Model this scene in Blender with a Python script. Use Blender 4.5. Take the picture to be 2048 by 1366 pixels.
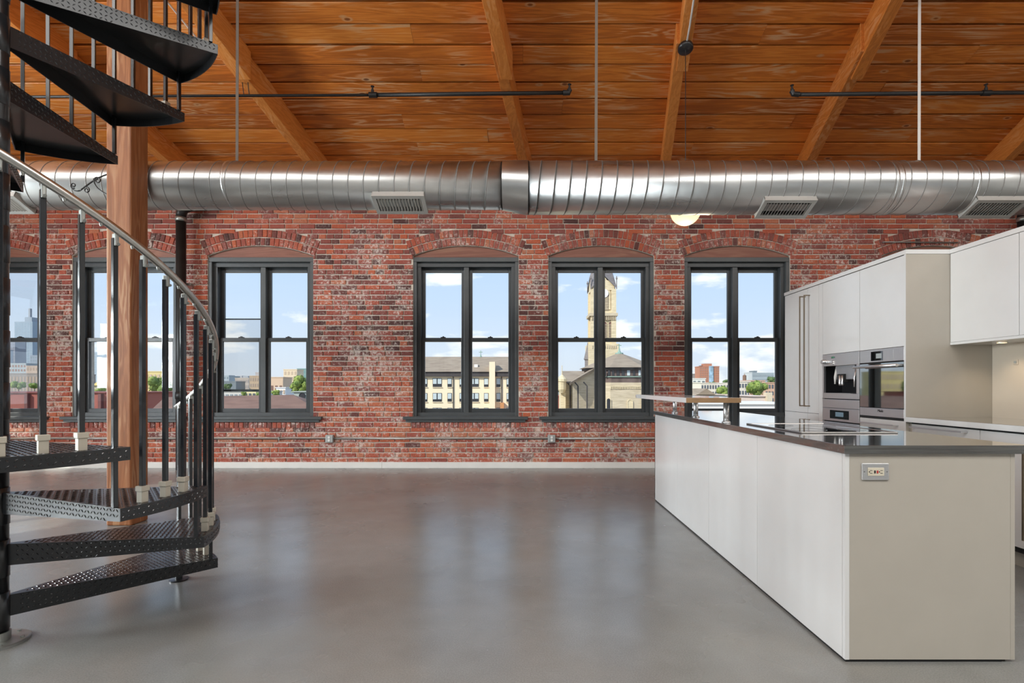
import bpy, math, random
from mathutils import Vector, Matrix

for o in list(bpy.data.objects):
    bpy.data.objects.remove(o, do_unlink=True)
SC = bpy.context.scene
COL = SC.collection
R = math.radians
rnd = random.Random(7)

# ------------------------------------------------------------------ camera
F = 1045.0          # focal length in pixels of the 2048 wide frame
VX, VY = 1044.0, 774.0
H = 1.17            # camera height
D = 7.55            # brick wall distance
cd = bpy.data.cameras.new('camera')
cam = bpy.data.objects.new('camera', cd)
COL.objects.link(cam)
cam.location = (0, 0, H)
cam.rotation_euler = (R(90), 0, 0)
cd.sensor_width = 36
cd.lens = F / 2048 * 36
cd.shift_x = -(VX - 1024) / 2048
cd.shift_y = (VY - 683) / 2048
cd.clip_end = 9000
SC.camera = cam

# ------------------------------------------------------------------ colour management
SC.view_settings.view_transform = 'Standard'
SC.view_settings.look = 'None'
SC.view_settings.gamma = 1
SC.view_settings.use_curve_mapping = False
SC.view_settings.exposure = 0.3
cy = SC.cycles
cy.max_bounces = 7; cy.diffuse_bounces = 4; cy.glossy_bounces = 4; cy.transmission_bounces = 3; cy.transparent_max_bounces = 10
cy.caustics_reflective = False; cy.caustics_refractive = False

# ------------------------------------------------------------------ sky
W = bpy.data.worlds.new('world')
SC.world = W
W.use_nodes = True
nt = W.node_tree
nt.nodes.clear()
def N(nt, typ, **kw):
    n = nt.nodes.new(typ)
    for k, v in kw.items():
        setattr(n, k, v)
    return n
def math_n(nt, op, a, b=None, c=None, clamp=False):
    n = nt.nodes.new('ShaderNodeMath'); n.operation = op; n.use_clamp = clamp
    for i, s in enumerate((a, b, c)):
        if s is None: continue
        if isinstance(s, (int, float)): n.inputs[i].default_value = s
        else: nt.links.new(s, n.inputs[i])
    return n.outputs[0]
def ramp(nt, fac, stops, interp='LINEAR'):
    n = nt.nodes.new('ShaderNodeValToRGB'); cr = n.color_ramp; cr.interpolation = interp
    while len(cr.elements) < len(stops): cr.elements.new(0.5)
    for e, (p, c) in zip(cr.elements, stops):
        e.position = p; e.color = (c[0], c[1], c[2], 1)
    nt.links.new(fac, n.inputs[0])
    return n.outputs[0]
def mixc(nt, fac, a, b, mode='MIX'):
    n = nt.nodes.new('ShaderNodeMix'); n.data_type = 'RGBA'; n.blend_type = mode
    for s, i in ((fac, 0), (a, 6), (b, 7)):
        if isinstance(s, (int, float)): n.inputs[i].default_value = s
        elif isinstance(s, tuple): n.inputs[i].default_value = (s[0], s[1], s[2], 1)
        else: nt.links.new(s, n.inputs[i])
    return n.outputs[2]
tc = N(nt, 'ShaderNodeTexCoord')
sep = N(nt, 'ShaderNodeSeparateXYZ'); nt.links.new(tc.outputs['Generated'], sep.inputs[0])
grad = ramp(nt, sep.outputs[2], [(0.0, (.63, .65, .69)), (0.06, (.60, .66, .75)), (0.16, (.51, .62, .79)), (0.5, (.32, .50, .80)), (1.0, (.22, .42, .80))])
mp = N(nt, 'ShaderNodeMapping'); mp.inputs['Scale'].default_value = (6.5, 6.5, 21.0); mp.inputs['Location'].default_value = (3.1, 1.7, 0.35)
nt.links.new(tc.outputs['Generated'], mp.inputs[0])
cn = N(nt, 'ShaderNodeTexNoise'); cn.inputs['Scale'].default_value = 1.0; cn.inputs['Detail'].default_value = 6; cn.inputs['Roughness'].default_value = .55
nt.links.new(mp.outputs[0], cn.inputs['Vector'])
cl = ramp(nt, cn.outputs['Fac'], [(0.545, (0, 0, 0)), (0.63, (.85, .85, .85))])
sky = mixc(nt, cl, grad, (.93, .90, .86))
bg = N(nt, 'ShaderNodeBackground'); bg.inputs['Strength'].default_value = 1.14
nt.links.new(sky, bg.inputs['Color'])
ow = N(nt, 'ShaderNodeOutputWorld'); nt.links.new(bg.outputs[0], ow.inputs[0])

# ------------------------------------------------------------------ sun (from behind the camera, left)
sl = bpy.data.lights.new('sun', 'SUN'); sl.energy = 4.2; sl.angle = R(0.6); sl.color = (1, .93, .82)
so = bpy.data.objects.new('sun', sl); COL.objects.link(so)
so.rotation_euler = Vector((1.0, 0.9, -0.95)).to_track_quat('-Z', 'Y').to_euler()

# area lamps added outside two left wall windows, standing in for sky light
XL, XR, YR = -9.3, 9.3, -6.45       # left wall, right wall, rear wall
LEFT_WIN = [-5.2, -3.1, -1.0, 1.1, 3.2, 5.3]
REAR_WIN = [-7.2, -4.8, -2.4, 0.0, 2.4, 4.8, 7.2]
def added_daylight(loc, direction, power, col):
    l = bpy.data.lights.new('added_daylight', 'AREA'); l.shape = 'RECTANGLE'; l.size = 1.5; l.size_y = 2.3
    l.energy = power; l.color = col
    o = bpy.data.objects.new('added_daylight', l); COL.objects.link(o); o.location = loc
    o.rotation_euler = Vector(direction).to_track_quat('-Z', 'Z').to_euler()
    return o
for y in LEFT_WIN[3:5]:
    added_daylight((XL - .5, y, 1.9), (1, 0, 0), 800, (.95, .98, 1))
GW = (-.9, 1.9, 4.3, 5.5)            # unseen window added high in the left gable for its lamp (y0, y1, z0, z1)
o = added_daylight((XL - .5, .5, 4.9), (1, 0, 0), 450, (.95, .98, 1))
o.rotation_euler = Vector((1, .12, -.12)).to_track_quat('-Z', 'Z').to_euler()
o.data.size = 2.7; o.data.size_y = 1.15
# lamps under unseen skylights added in the rear roof slope to light the room
SKY_X = [-7.0, -4.2, -1.4, 1.4, 4.2, 7.0]
SKY_Y0, SKY_Y1, SKY_HW = -2.5, 0.1, 1.1
for x in SKY_X:
    o = added_daylight((x, -1.2, 4.1 + .312 * (-1.2 + 6.55) - .06), (0, .312, -1), 92, (1, .96, .90))
    o.data.size = 2 * SKY_HW - .1; o.data.size_y = 2.6

# ------------------------------------------------------------------ helpers
BASE = {}
class MB:
    def __init__(s): s.v = []; s.f = []; s.uv = {}
    def add(s, vs, fs):
        n = len(s.v); s.v += [tuple(p) for p in vs]; s.f += [tuple(i + n for i in f) for f in fs]; return s
    def box(s, x0, x1, y0, y1, z0, z1):
        vs = [(x0,y0,z0),(x1,y0,z0),(x1,y1,z0),(x0,y1,z0),(x0,y0,z1),(x1,y0,z1),(x1,y1,z1),(x0,y1,z1)]
        return s.add(vs, [(0,3,2,1),(4,5,6,7),(0,1,5,4),(1,2,6,5),(2,3,7,6),(3,0,4,7)])
    def prism(s, pts, axis, a0, a1):
        """extrude a 2D polygon; axis 1: pts are (x,z), axis 2: (x,y), axis 0: (y,z)"""
        n = len(pts)
        def P(p, a): return (a, p[0], p[1]) if axis == 0 else (p[0], a, p[1]) if axis == 1 else (p[0], p[1], a)
        vs = [P(p, a0) for p in pts] + [P(p, a1) for p in pts]
        fs = [tuple(range(n - 1, -1, -1)), tuple(range(n, 2 * n))]
        fs += [(i, (i + 1) % n, n + (i + 1) % n, n + i) for i in range(n)]
        return s.add(vs, fs)
    def tube(s, path, r, n=8, caps=True, closed=False):
        path = [Vector(p) for p in path]; m = len(path); rings = []
        up = None
        for i in range(m):
            a = path[max(i - 1, 0)]; b = path[min(i + 1, m - 1)]
            if closed: a = path[(i - 1) % m]; b = path[(i + 1) % m]
            t = (b - a).normalized()
            if up is None:
                up = Vector((0, 0, 1)) if abs(t.z) < .9 else Vector((1, 0, 0))
            u = t.cross(up)
            if u.length < 1e-5: u = t.orthogonal()
            u.normalize(); w = u.cross(t).normalized(); up = w
            rr = r[i] if isinstance(r, (list, tuple)) else r
            rings.append([path[i] + (u * math.cos(k * 2 * math.pi / n) + w * math.sin(k * 2 * math.pi / n)) * rr for k in range(n)])
        vs = [p for rg in rings for p in rg]; fs = []
        for i in range(m if closed else m - 1):
            j = (i + 1) % m
            for k in range(n):
                k2 = (k + 1) % n
                fs.append((i*n+k, i*n+k2, j*n+k2, j*n+k))
        if caps and not closed:
            fs.append(tuple(range(n - 1, -1, -1))); fs.append(tuple((m - 1) * n + k for k in range(n)))
        return s.add(vs, fs)
    def lathe(s, prof, c, n=24, axis=2):
        vs = []; fs = []; m = len(prof)
        for r, h in prof:
            for k in range(n):
                a = 2 * math.pi * k / n
                p = (r * math.cos(a), r * math.sin(a), h)
                if axis == 0: p = (h, p[0], p[1])
                if axis == 1: p = (p[0], h, p[1])
                vs.append((c[0] + p[0], c[1] + p[1], c[2] + p[2]))
        for i in range(m - 1):
            for k in range(n):
                k2 = (k + 1) % n
                fs.append((i*n+k, i*n+k2, (i+1)*n+k2, (i+1)*n+k))
        fs.append(tuple(range(n - 1, -1, -1))); fs.append(tuple((m - 1) * n + k for k in range(n)))
        return s.add(vs, fs)
    def build(s, name, mat, parent=None, smooth=False, bevel=None, kind=None, label=None, uvs=None):
        b = BASE.get(parent.name, Vector((0, 0, 0))) if parent else Vector((0, 0, 0))
        me = bpy.data.meshes.new(name)
        me.from_pydata([(p[0]-b.x, p[1]-b.y, p[2]-b.z) for p in s.v], [], s.f)
        me.materials.append(mat)
        if uvs:
            l = me.uv_layers.new(name='UVMap')
            i = 0
            for fuv in uvs:
                for q in fuv:
                    l.data[i].uv = q; i += 1
        o = bpy.data.objects.new(name, me); COL.objects.link(o)
        if parent: o.parent = parent
        BASE[o.name] = b.copy()
        if smooth:
            for p in me.polygons: p.use_smooth = len(p.vertices) == 4 or smooth == 'all'
        if bevel:
            m = o.modifiers.new('bevel', 'BEVEL'); m.width = bevel; m.segments = 2; m.limit_method = 'ANGLE'; m.angle_limit = R(40)
        if kind: o['kind'] = kind
        if label: o['label'] = label
        return o
def empty(name, loc, label=None, cat=None, group=None, kind=None):
    o = bpy.data.objects.new(name, None); COL.objects.link(o); o.location = loc
    BASE[o.name] = Vector(loc)
    tag(o, label, cat, group, kind)
    return o
def tag(o, label=None, cat=None, group=None, kind=None):
    if label: o['label'] = label
    if cat: o['category'] = cat
    if group: o['group'] = group
    if kind: o['kind'] = kind
    return o
def copy_tree(o, parent=None):
    c = o.copy(); COL.objects.link(c); c.parent = parent
    for ch in list(o.children): copy_tree(ch, c)
    return c

# ------------------------------------------------------------------ materials
MATS = {}
def new_mat(name):
    m = bpy.data.materials.new(name); m.use_nodes = True
    return m, m.node_tree, m.node_tree.nodes['Principled BSDF']
def M(name, col, rough=.5, metal=0.0, var=.06, scale=6.0, spec=.5, bump=0.0, coat=0.0, emit=None):
    if name in MATS: return MATS[name]
    m, t, b = new_mat(name)
    g = N(t, 'ShaderNodeNewGeometry')
    nz = N(t, 'ShaderNodeTexNoise'); nz.inputs['Scale'].default_value = scale; nz.inputs['Detail'].default_value = 4
    t.links.new(g.outputs['Position'], nz.inputs['Vector'])
    lo = tuple(c * (1 - var) for c in col); hi = tuple(min(1, c * (1 + var)) for c in col)
    c = ramp(t, nz.outputs['Fac'], [(.3, lo), (.7, hi)])
    t.links.new(c, b.inputs['Base Color'])
    b.inputs['Roughness'].default_value = rough; b.inputs['Metallic'].default_value = metal
    b.inputs['Specular IOR Level'].default_value = spec
    b.inputs['Coat Weight'].default_value = coat
    if bump:
        bp = N(t, 'ShaderNodeBump'); bp.inputs['Strength'].default_value = bump; bp.inputs['Distance'].default_value = .01
        t.links.new(nz.outputs['Fac'], bp.inputs['Height']); t.links.new(bp.outputs[0], b.inputs['Normal'])
    if emit:
        b.inputs['Emission Color'].default_value = (*emit[0], 1); b.inputs['Emission Strength'].default_value = emit[1]
    MATS[name] = m
    return m
def brick_mat(name='brick'):
    m, t, b = new_mat(name)
    at = N(t, 'ShaderNodeAttribute'); at.attribute_name = 'tint'
    g = N(t, 'ShaderNodeNewGeometry')
    big = N(t, 'ShaderNodeTexNoise'); big.inputs['Scale'].default_value = .9; big.inputs['Detail'].default_value = 3
    t.links.new(g.outputs['Position'], big.inputs['Vector'])
    f = math_n(t, 'ADD', at.outputs['Fac'], math_n(t, 'MULTIPLY', math_n(t, 'SUBTRACT', big.outputs['Fac'], .5), .55), clamp=True)
    base = ramp(t, f, [(0, (.10, .048, .045)), (.16, (.20, .072, .062)), (.38, (.32, .090, .070)), (.62, (.41, .103, .066)), (.85, (.50, .130, .066)), (1, (.48, .175, .10))])
    fine = N(t, 'ShaderNodeTexNoise'); fine.inputs['Scale'].default_value = 42; fine.inputs['Detail'].default_value = 6; fine.inputs['Roughness'].default_value = .7
    t.links.new(g.outputs['Position'], fine.inputs['Vector'])
    c1 = mixc(t, .45, base, ramp(t, fine.outputs['Fac'], [(.3, (.5, .48, .47)), (.7, (1.4, 1.35, 1.3))]), 'MULTIPLY')
    # lime residue: shaped patches
    pat = N(t, 'ShaderNodeTexNoise'); pat.inputs['Scale'].default_value = 1.6; pat.inputs['Detail'].default_value = 5; pat.inputs['Roughness'].default_value = .75
    t.links.new(g.outputs['Position'], pat.inputs['Vector'])
    spk = N(t, 'ShaderNodeTexNoise'); spk.inputs['Scale'].default_value = 26; spk.inputs['Detail'].default_value = 7; spk.inputs['Roughness'].default_value = .8
    t.links.new(g.outputs['Position'], spk.inputs['Vector'])
    s = math_n(t, 'ADD', math_n(t, 'MULTIPLY', pat.outputs['Fac'], .62), math_n(t, 'MULTIPLY', spk.outputs['Fac'], 1.0))
    sz = N(t, 'ShaderNodeSeparateXYZ'); t.links.new(g.outputs['Position'], sz.inputs[0])
    top = math_n(t, 'MULTIPLY', math_n(t, 'MULTIPLY', math_n(t, 'SUBTRACT', sz.outputs[2], 2.95), 2.0, clamp=True), .065)
    s = math_n(t, 'SUBTRACT', s, top)
    msk = ramp(t, s, [(.825, (0, 0, 0)), (.93, (.78, .78, .78))])
    haze = ramp(t, pat.outputs['Fac'], [(.44, (0, 0, 0)), (.70, (.22, .22, .22))])
    c2 = mixc(t, msk, mixc(t, haze, c1, (.44, .27, .24)), (.74, .65, .59))
    t.links.new(c2, b.inputs['Base Color'])
    b.inputs['Roughness'].default_value = .82; b.inputs['Specular IOR Level'].default_value = .25
    bp = N(t, 'ShaderNodeBump'); bp.inputs['Strength'].default_value = .5; bp.inputs['Distance'].default_value = .006
    t.links.new(fine.outputs['Fac'], bp.inputs['Height']); t.links.new(bp.outputs[0], b.inputs['Normal'])
    return m
def wood_mat(name, stops, axis=0, scale=1.0, rough=.45, knots=True, wash=.55):
    m, t, b = new_mat(name)
    g = N(t, 'ShaderNodeNewGeometry'); oi = N(t, 'ShaderNodeObjectInfo')
    off = N(t, 'ShaderNodeVectorMath'); off.operation = 'SCALE'; off.inputs[0].default_value = (13.0, 27.0, 41.0)
    t.links.new(oi.outputs['Random'], off.inputs['Scale'])
    ad = N(t, 'ShaderNodeVectorMath'); ad.operation = 'ADD'
    t.links.new(g.outputs['Position'], ad.inputs[0]); t.links.new(off.outputs[0], ad.inputs[1])
    def mapped(s_long, s_cross):
        mp = N(t, 'ShaderNodeMapping'); sc = [s_cross] * 3; sc[axis] = s_long
        mp.inputs['Scale'].default_value = sc
        t.links.new(ad.outputs[0], mp.inputs[0]); return mp.outputs[0]
    n1 = N(t, 'ShaderNodeTexNoise'); n1.inputs['Scale'].default_value = scale; n1.inputs['Detail'].default_value = 5; n1.inputs['Distortion'].default_value = .6
    t.links.new(mapped(.55, 7.0), n1.inputs['Vector'])
    wv = math_n(t, 'SINE', math_n(t, 'MULTIPLY', n1.outputs['Fac'], 60.0))
    n2 = N(t, 'ShaderNodeTexNoise'); n2.inputs['Scale'].default_value = scale; n2.inputs['Detail'].default_value = 6; n2.inputs['Roughness'].default_value = .7
    t.links.new(mapped(1.6, 60.0), n2.inputs['Vector'])
    f = math_n(t, 'ADD', math_n(t, 'MULTIPLY', wv, .11), math_n(t, 'ADD', math_n(t, 'MULTIPLY', n2.outputs['Fac'], .62), math_n(t, 'MULTIPLY', oi.outputs['Random'], .36)))
    f = math_n(t, 'ADD', f, .03, clamp=True)
    c = ramp(t, f, stops)
    # worn, pale wash along the growth rings
    n3 = N(t, 'ShaderNodeTexNoise'); n3.inputs['Scale'].default_value = scale; n3.inputs['Detail'].default_value = 4
    t.links.new(mapped(1.3, 4.0), n3.inputs['Vector'])
    wm = math_n(t, 'MULTIPLY', math_n(t, 'SMOOTH_MAX', wv, 0.0, .2), ramp(t, n3.outputs['Fac'], [(.47, (0, 0, 0)), (.62, (1, 1, 1))]))
    c = mixc(t, math_n(t, 'MULTIPLY', wm, wash), c, (.62, .44, .26))
    if knots:
        vo = N(t, 'ShaderNodeTexVoronoi'); vo.inputs['Scale'].default_value = 1.0
        t.links.new(mapped(2.0, 4.2), vo.inputs['Vector'])
        k = ramp(t, vo.outputs['Distance'], [(0.0, (.9, .9, .9)), (.05, (.75, .75, .75)), (.075, (0, 0, 0))])
        kr = ramp(t, vo.outputs['Distance'], [(0.06, (0, 0, 0)), (.085, (.6, .6, .6)), (.13, (0, 0, 0))])
        c = mixc(t, kr, c, (.58, .38, .20))
        c = mixc(t, k, c, (.13, .045, .02))
    t.links.new(c, b.inputs['Base Color'])
    b.inputs['Roughness'].default_value = rough; b.inputs['Specular IOR Level'].default_value = .35
    bp = N(t, 'ShaderNodeBump'); bp.inputs['Strength'].default_value = .25; bp.inputs['Distance'].default_value = .004
    t.links.new(n2.outputs['Fac'], bp.inputs['Height']); t.links.new(bp.outputs[0], b.inputs['Normal'])
    return m
def floor_mat():
    m, t, b = new_mat('polished_concrete')
    g = N(t, 'ShaderNodeNewGeometry')
    def nz(s, d=5, r=.6):
        n = N(t, 'ShaderNodeTexNoise'); n.inputs['Scale'].default_value = s; n.inputs['Detail'].default_value = d; n.inputs['Roughness'].default_value = r
        t.links.new(g.outputs['Position'], n.inputs['Vector']); return n.outputs['Fac']
    c = ramp(t, nz(.7), [(.3, (.195, .197, .185)), (.5, (.235, .240, .230)), (.72, (.270, .277, .270))])
    c = mixc(t, .5, c, ramp(t, nz(4.5, 5, .55), [(.25, (.84, .83, .82)), (.75, (1.12, 1.12, 1.12))]), 'MULTIPLY')
    c = mixc(t, .4, c, ramp(t, nz(160, 2), [(.35, (.7, .7, .7)), (.65, (1.25, 1.25, 1.25))]), 'MULTIPLY')
    st = ramp(t, nz(1.3, 4, .5), [(.50, (0, 0, 0)), (.80, (.35, .35, .35))])
    c = mixc(t, st, c, (.26, .225, .17))
    t.links.new(c, b.inputs['Base Color'])
    r = ramp(t, nz(1.5, 3, .5), [(.3, (.22, .22, .22)), (.7, (.30, .30, .30))])
    t.links.new(r, b.inputs['Roughness'])
    b.inputs['Specular IOR Level'].default_value = .75
    return m
def glass_mat(name, tint=(.93, .96, .97), refl=1.0):
    m = bpy.data.materials.new(name); m.use_nodes = True; t = m.node_tree; t.nodes.clear()
    tr = N(t, 'ShaderNodeBsdfTransparent'); tr.inputs[0].default_value = (*tint, 1)
    gl = N(t, 'ShaderNodeBsdfGlossy'); gl.inputs['Roughness'].default_value = .02
    fr = N(t, 'ShaderNodeFresnel'); fr.inputs[0].default_value = 1.45
    mx = N(t, 'ShaderNodeMixShader'); t.links.new(math_n(t, 'MULTIPLY', fr.outputs[0], refl), mx.inputs[0])
    t.links.new(tr.outputs[0], mx.inputs[1]); t.links.new(gl.outputs[0], mx.inputs[2])
    o = N(t, 'ShaderNodeOutputMaterial'); t.links.new(mx.outputs[0], o.inputs[0])
    return m
def screen_mat():
    m = bpy.data.materials.new('insect_mesh'); m.use_nodes = True; t = m.node_tree; t.nodes.clear()
    tr = N(t, 'ShaderNodeBsdfTransparent'); df = N(t, 'ShaderNodeBsdfDiffuse'); df.inputs[0].default_value = (.25, .26, .28, 1)
    mx = N(t, 'ShaderNodeMixShader'); mx.inputs[0].default_value = .13
    t.links.new(tr.outputs[0], mx.inputs[1]); t.links.new(df.outputs[0], mx.inputs[2])
    o = N(t, 'ShaderNodeOutputMaterial'); t.links.new(mx.outputs[0], o.inputs[0])
    return m
def counter_mat():
    m, t, b = new_mat('dark_oak_laminate')
    g = N(t, 'ShaderNodeNewGeometry')
    mp = N(t, 'ShaderNodeMapping'); mp.inputs['Scale'].default_value = (2.2, 70, 70)
    t.links.new(g.outputs['Position'], mp.inputs[0])
    n = N(t, 'ShaderNodeTexNoise'); n.inputs['Scale'].default_value = 1.5; n.inputs['Detail'].default_value = 6
    t.links.new(mp.outputs[0], n.inputs['Vector'])
    t.links.new(ramp(t, n.outputs['Fac'], [(.3, (.045, .045, .043)), (.7, (.112, .111, .106))]), b.inputs['Base Color'])
    b.inputs['Roughness'].default_value = .15; b.inputs['Specular IOR Level'].default_value = .9
    b.inputs['Coat Weight'].default_value = 1.0; b.inputs['Coat Roughness'].default_value = .05; b.inputs['Coat IOR'].default_value = 1.7
    return m
def steel_mat(name, col=(.84, .84, .84), rough=.36, axis=1):
    m, t, b = new_mat(name)
    g = N(t, 'ShaderNodeNewGeometry')
    mp = N(t, 'ShaderNodeMapping'); sc = [220.0] * 3; sc[axis] = 2.0; mp.inputs['Scale'].default_value = sc
    t.links.new(g.outputs['Position'], mp.inputs[0])
    n = N(t, 'ShaderNodeTexNoise'); n.inputs['Scale'].default_value = 1; n.inputs['Detail'].default_value = 3
    t.links.new(mp.outputs[0], n.inputs['Vector'])
    t.links.new(ramp(t, n.outputs['Fac'], [(.2, tuple(c*.95 for c in col)), (.8, col)]), b.inputs['Base Color'])
    b.inputs['Metallic'].default_value = 1
    t.links.new(ramp(t, n.outputs['Fac'], [(.2, (rough*.95,)*3), (.8, (rough*1.05,)*3)]), b.inputs['Roughness'])
    return m
def duct_mat():
    m, t, b = new_mat('galvanised_duct')
    g = N(t, 'ShaderNodeNewGeometry')
    mp = N(t, 'ShaderNodeMapping'); mp.inputs['Scale'].default_value = (1.2, 5, 5)
    t.links.new(g.outputs['Position'], mp.inputs[0])
    n = N(t, 'ShaderNodeTexNoise'); n.inputs['Scale'].default_value = 1.6; n.inputs['Detail'].default_value = 2; n.inputs['Roughness'].default_value = .5
    t.links.new(mp.outputs[0], n.inputs['Vector'])
    t.links.new(ramp(t, n.outputs['Fac'], [(.3, (.52, .53, .53)), (.7, (.62, .63, .62))]), b.inputs['Base Color'])
    b.inputs['Metallic'].default_value = 1
    t.links.new(ramp(t, n.outputs['Fac'], [(.3, (.27,)*3), (.7, (.33,)*3)]), b.inputs['Roughness'])
    return m
def slate_mat(name, c0, c1, scale=2.0):
    m, t, b = new_mat(name)
    g = N(t, 'ShaderNodeNewGeometry')
    mp = N(t, 'ShaderNodeMapping'); mp.inputs['Scale'].default_value = (1, 1, 8)
    t.links.new(g.outputs['Position'], mp.inputs[0])
    n = N(t, 'ShaderNodeTexNoise'); n.inputs['Scale'].default_value = scale; n.inputs['Detail'].default_value = 5
    t.links.new(mp.outputs[0], n.inputs['Vector'])
    t.links.new(ramp(t, n.outputs['Fac'], [(.3, c0), (.7, c1)]), b.inputs['Base Color'])
    b.inputs['Roughness'].default_value = .85
    return m
def leaf_mat(name, c0, c1):
    m, t, b = new_mat(name)
    g = N(t, 'ShaderNodeNewGeometry')
    n = N(t, 'ShaderNodeTexNoise'); n.inputs['Scale'].default_value = .6; n.inputs['Detail'].default_value = 4
    t.links.new(g.outputs['Position'], n.inputs['Vector'])
    t.links.new(ramp(t, n.outputs['Fac'], [(.3, c0), (.7, c1)]), b.inputs['Base Color'])
    b.inputs['Roughness'].default_value = .7
    return m

BRICK = brick_mat()
MORTAR = M('mortar', (.66, .585, .50), .9, var=.16, scale=14, spec=.2, bump=.4)
PLANK = wood_mat('stained_pine_plank', [(0, (.24, .062, .012)), (.28, (.42, .115, .017)), (.52, (.60, .175, .024)), (.78, (.72, .25, .042)), (1, (.74, .31, .08))], axis=0)
BEAM = wood_mat('stained_timber_beam', [(0, (.30, .090, .02)), (.4, (.52, .165, .03)), (.75, (.66, .235, .05)), (1, (.70, .29, .09))], axis=1, knots=False, wash=.25)
POSTW = wood_mat('stained_timber_post', [(0, (.13, .045, .016)), (.4, (.26, .095, .034)), (.75, (.36, .15, .06)), (1, (.44, .21, .10))], axis=2, knots=True, wash=.3)
LINTEL = wood_mat('red_brown_lintel', [(0, (.16, .06, .04)), (.5, (.27, .11, .075)), (1, (.34, .16, .11))], axis=0, knots=False, wash=.1)
FLOOR = floor_mat()
PLATE = M('black_plate_paint', (.016, .017, .019), .30, spec=.5, coat=.12)
LOZ = M('black_plate_raised', (.020, .021, .024), .20, spec=.8, coat=.4)
GLASS = glass_mat('window_glass', refl=.28)
INSECT = screen_mat()
COUNTER = counter_mat()
STEEL = steel_mat('brushed_steel')
STEELV = steel_mat('brushed_steel_vertical', axis=2)
DUCT = duct_mat()
SEAM = M('duct_seam', (.22, .21, .20), .5, .6)
BLACK = M('black_paint', (.012, .013, .015), .28, spec=.6, coat=.25)
BALU = M('charcoal_paint', (.010, .012, .015), .22, spec=.5, coat=.25)
FRAME = M('window_grey_paint', (.068, .074, .076), .36, spec=.5, var=.1)
FRAMED = M('window_grey_paint_edge', (.045, .050, .053), .33, spec=.5, var=.1)
RAIL = M('brushed_aluminium', (.58, .57, .54), .30, 1.0, var=.08, scale=20)
SLEEVE = M('greige_casting', (.50, .46, .38), .45, .2)
WHITE = M('white_lacquer', (.78, .78, .77), .20, var=.015, spec=.5, coat=.2)
SHADED_WHITE = M('shaded_white_lacquer', (.49, .452, .39), .24, var=.02, spec=.5, coat=.2)  # white lacquer with the end panels' dim light put into the colour
SPLASH = M('beige_backsplash', (.62, .54, .44), .35, var=.02)
GAP = M('shadow_gap', (.02, .02, .02), .8)
PLASTER = M('white_plaster', (.74, .73, .70), .85, var=.04)
TRIMW = M('white_trim', (.80, .78, .74), .45, var=.03)
IRON = M('black_iron', (.018, .018, .018), .45, .3, var=.2)
GALV = M('galvanised_conduit', (.36, .37, .35), .4, .8)
BOXG = M('grey_box', (.42, .44, .43), .45, .4)
BRONZE = M('bronze_handle', (.30, .24, .17), .3, 1.0)
BLACKGLASS = M('black_glass', (.006, .007, .008), .03, spec=.8, coat=1.0)
DISPLAY = M('display_blue_grey', (.05, .08, .10), .15, emit=((.30, .42, .52), .25))
DIGIT = M('green_digits', (.02, .06, .03), .3, emit=((.2, .7, .35), .3))
STRAPD = M('dull_strap', (.17, .14, .115), .6, .0)
STRAPL = M('pale_strap', (.66, .64, .60), .45, .2)
CREAM = M('cream_plastic', (.72, .66, .52), .4)
RED = M('red_button', (.5, .03, .03), .4)

# ------------------------------------------------------------------ room shell
def zc(y): return 4.1 + .312 * (D - y)
RIDGE = .5
fl = MB().box(XL - .4, XR + .4, YR - .4, D + .4, -.3, 0).build('floor', FLOOR)
tag(fl, 'polished grey concrete floor with soft window reflections', kind='structure')

OZ0, SPR, CRN, HALF = .744, 3.07, 3.215, .7625
AR = (HALF ** 2 + (CRN - SPR) ** 2) / (2 * (CRN - SPR)); ACZ = CRN - AR
def arch_pts(c, n=14):
    a0 = math.asin(HALF / AR)
    return [(c + AR * math.sin(-a0 + 2 * a0 * i / n), ACZ + AR * math.cos(-a0 + 2 * a0 * i / n)) for i in range(n + 1)]
def wall_mesh(openings, u0, u1, top, a0, a1, axis):
    mb = MB(); edges = [u0]
    for c in sorted(openings): edges += [c - HALF, c + HALF]
    edges.append(u1)
    for i in range(0, len(edges), 2):
        mb.prism([(edges[i], 0), (edges[i+1], 0), (edges[i+1], top), (edges[i], top)], axis, a0, a1)
    for c in openings:
        mb.prism([(c - HALF, 0), (c + HALF, 0), (c + HALF, OZ0), (c - HALF, OZ0)], axis, a0, a1)
        ap = arch_pts(c)
        for p, q in zip(ap[:-1], ap[1:]):
            mb.prism([(p[0], p[1]), (q[0], q[1]), (q[0], top), (p[0], top)], axis, a0, a1)
    return mb
OPEN = [(l + 105.5 - VX) / F * D for l in (-131, 143.5, 415, 826, 1097, 1369.5, 1764)]
wb = wall_mesh(OPEN, XL, XR, 4.1, D + .011, D + .40, 1).build('wall_back', MORTAR)
tag(wb, 'red brick wall with arched window openings and pale mortar', kind='structure')
wl = wall_mesh(LEFT_WIN, YR, D, 4.1, XL - .4, XL, 0)
def zroof(y): return zc(y) if y >= RIDGE else 4.1 + .312 * (y - YR)
for pg in ([(YR, 4.1), (GW[0], 4.1), (GW[0], zroof(GW[0]))], [(GW[1], 4.1), (D, 4.1), (GW[1], zroof(GW[1]))], [(GW[0], 4.1), (GW[1], 4.1), (GW[1], GW[2]), (GW[0], GW[2])], [(GW[0], GW[3]), (GW[1], GW[3]), (GW[1], zroof(GW[1])), (RIDGE, zroof(RIDGE)), (GW[0], zroof(GW[0]))]):
    wl.prism(pg, 0, XL - .4, XL)
tag(wl.build('wall_left', PLASTER), 'white plaster side wall with arched windows', kind='structure')
wr = MB().prism([(YR, 0), (D, 0), (D, 4.1), (RIDGE, zc(RIDGE)), (YR, 4.1)], 0, XR, XR + .4)
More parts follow.
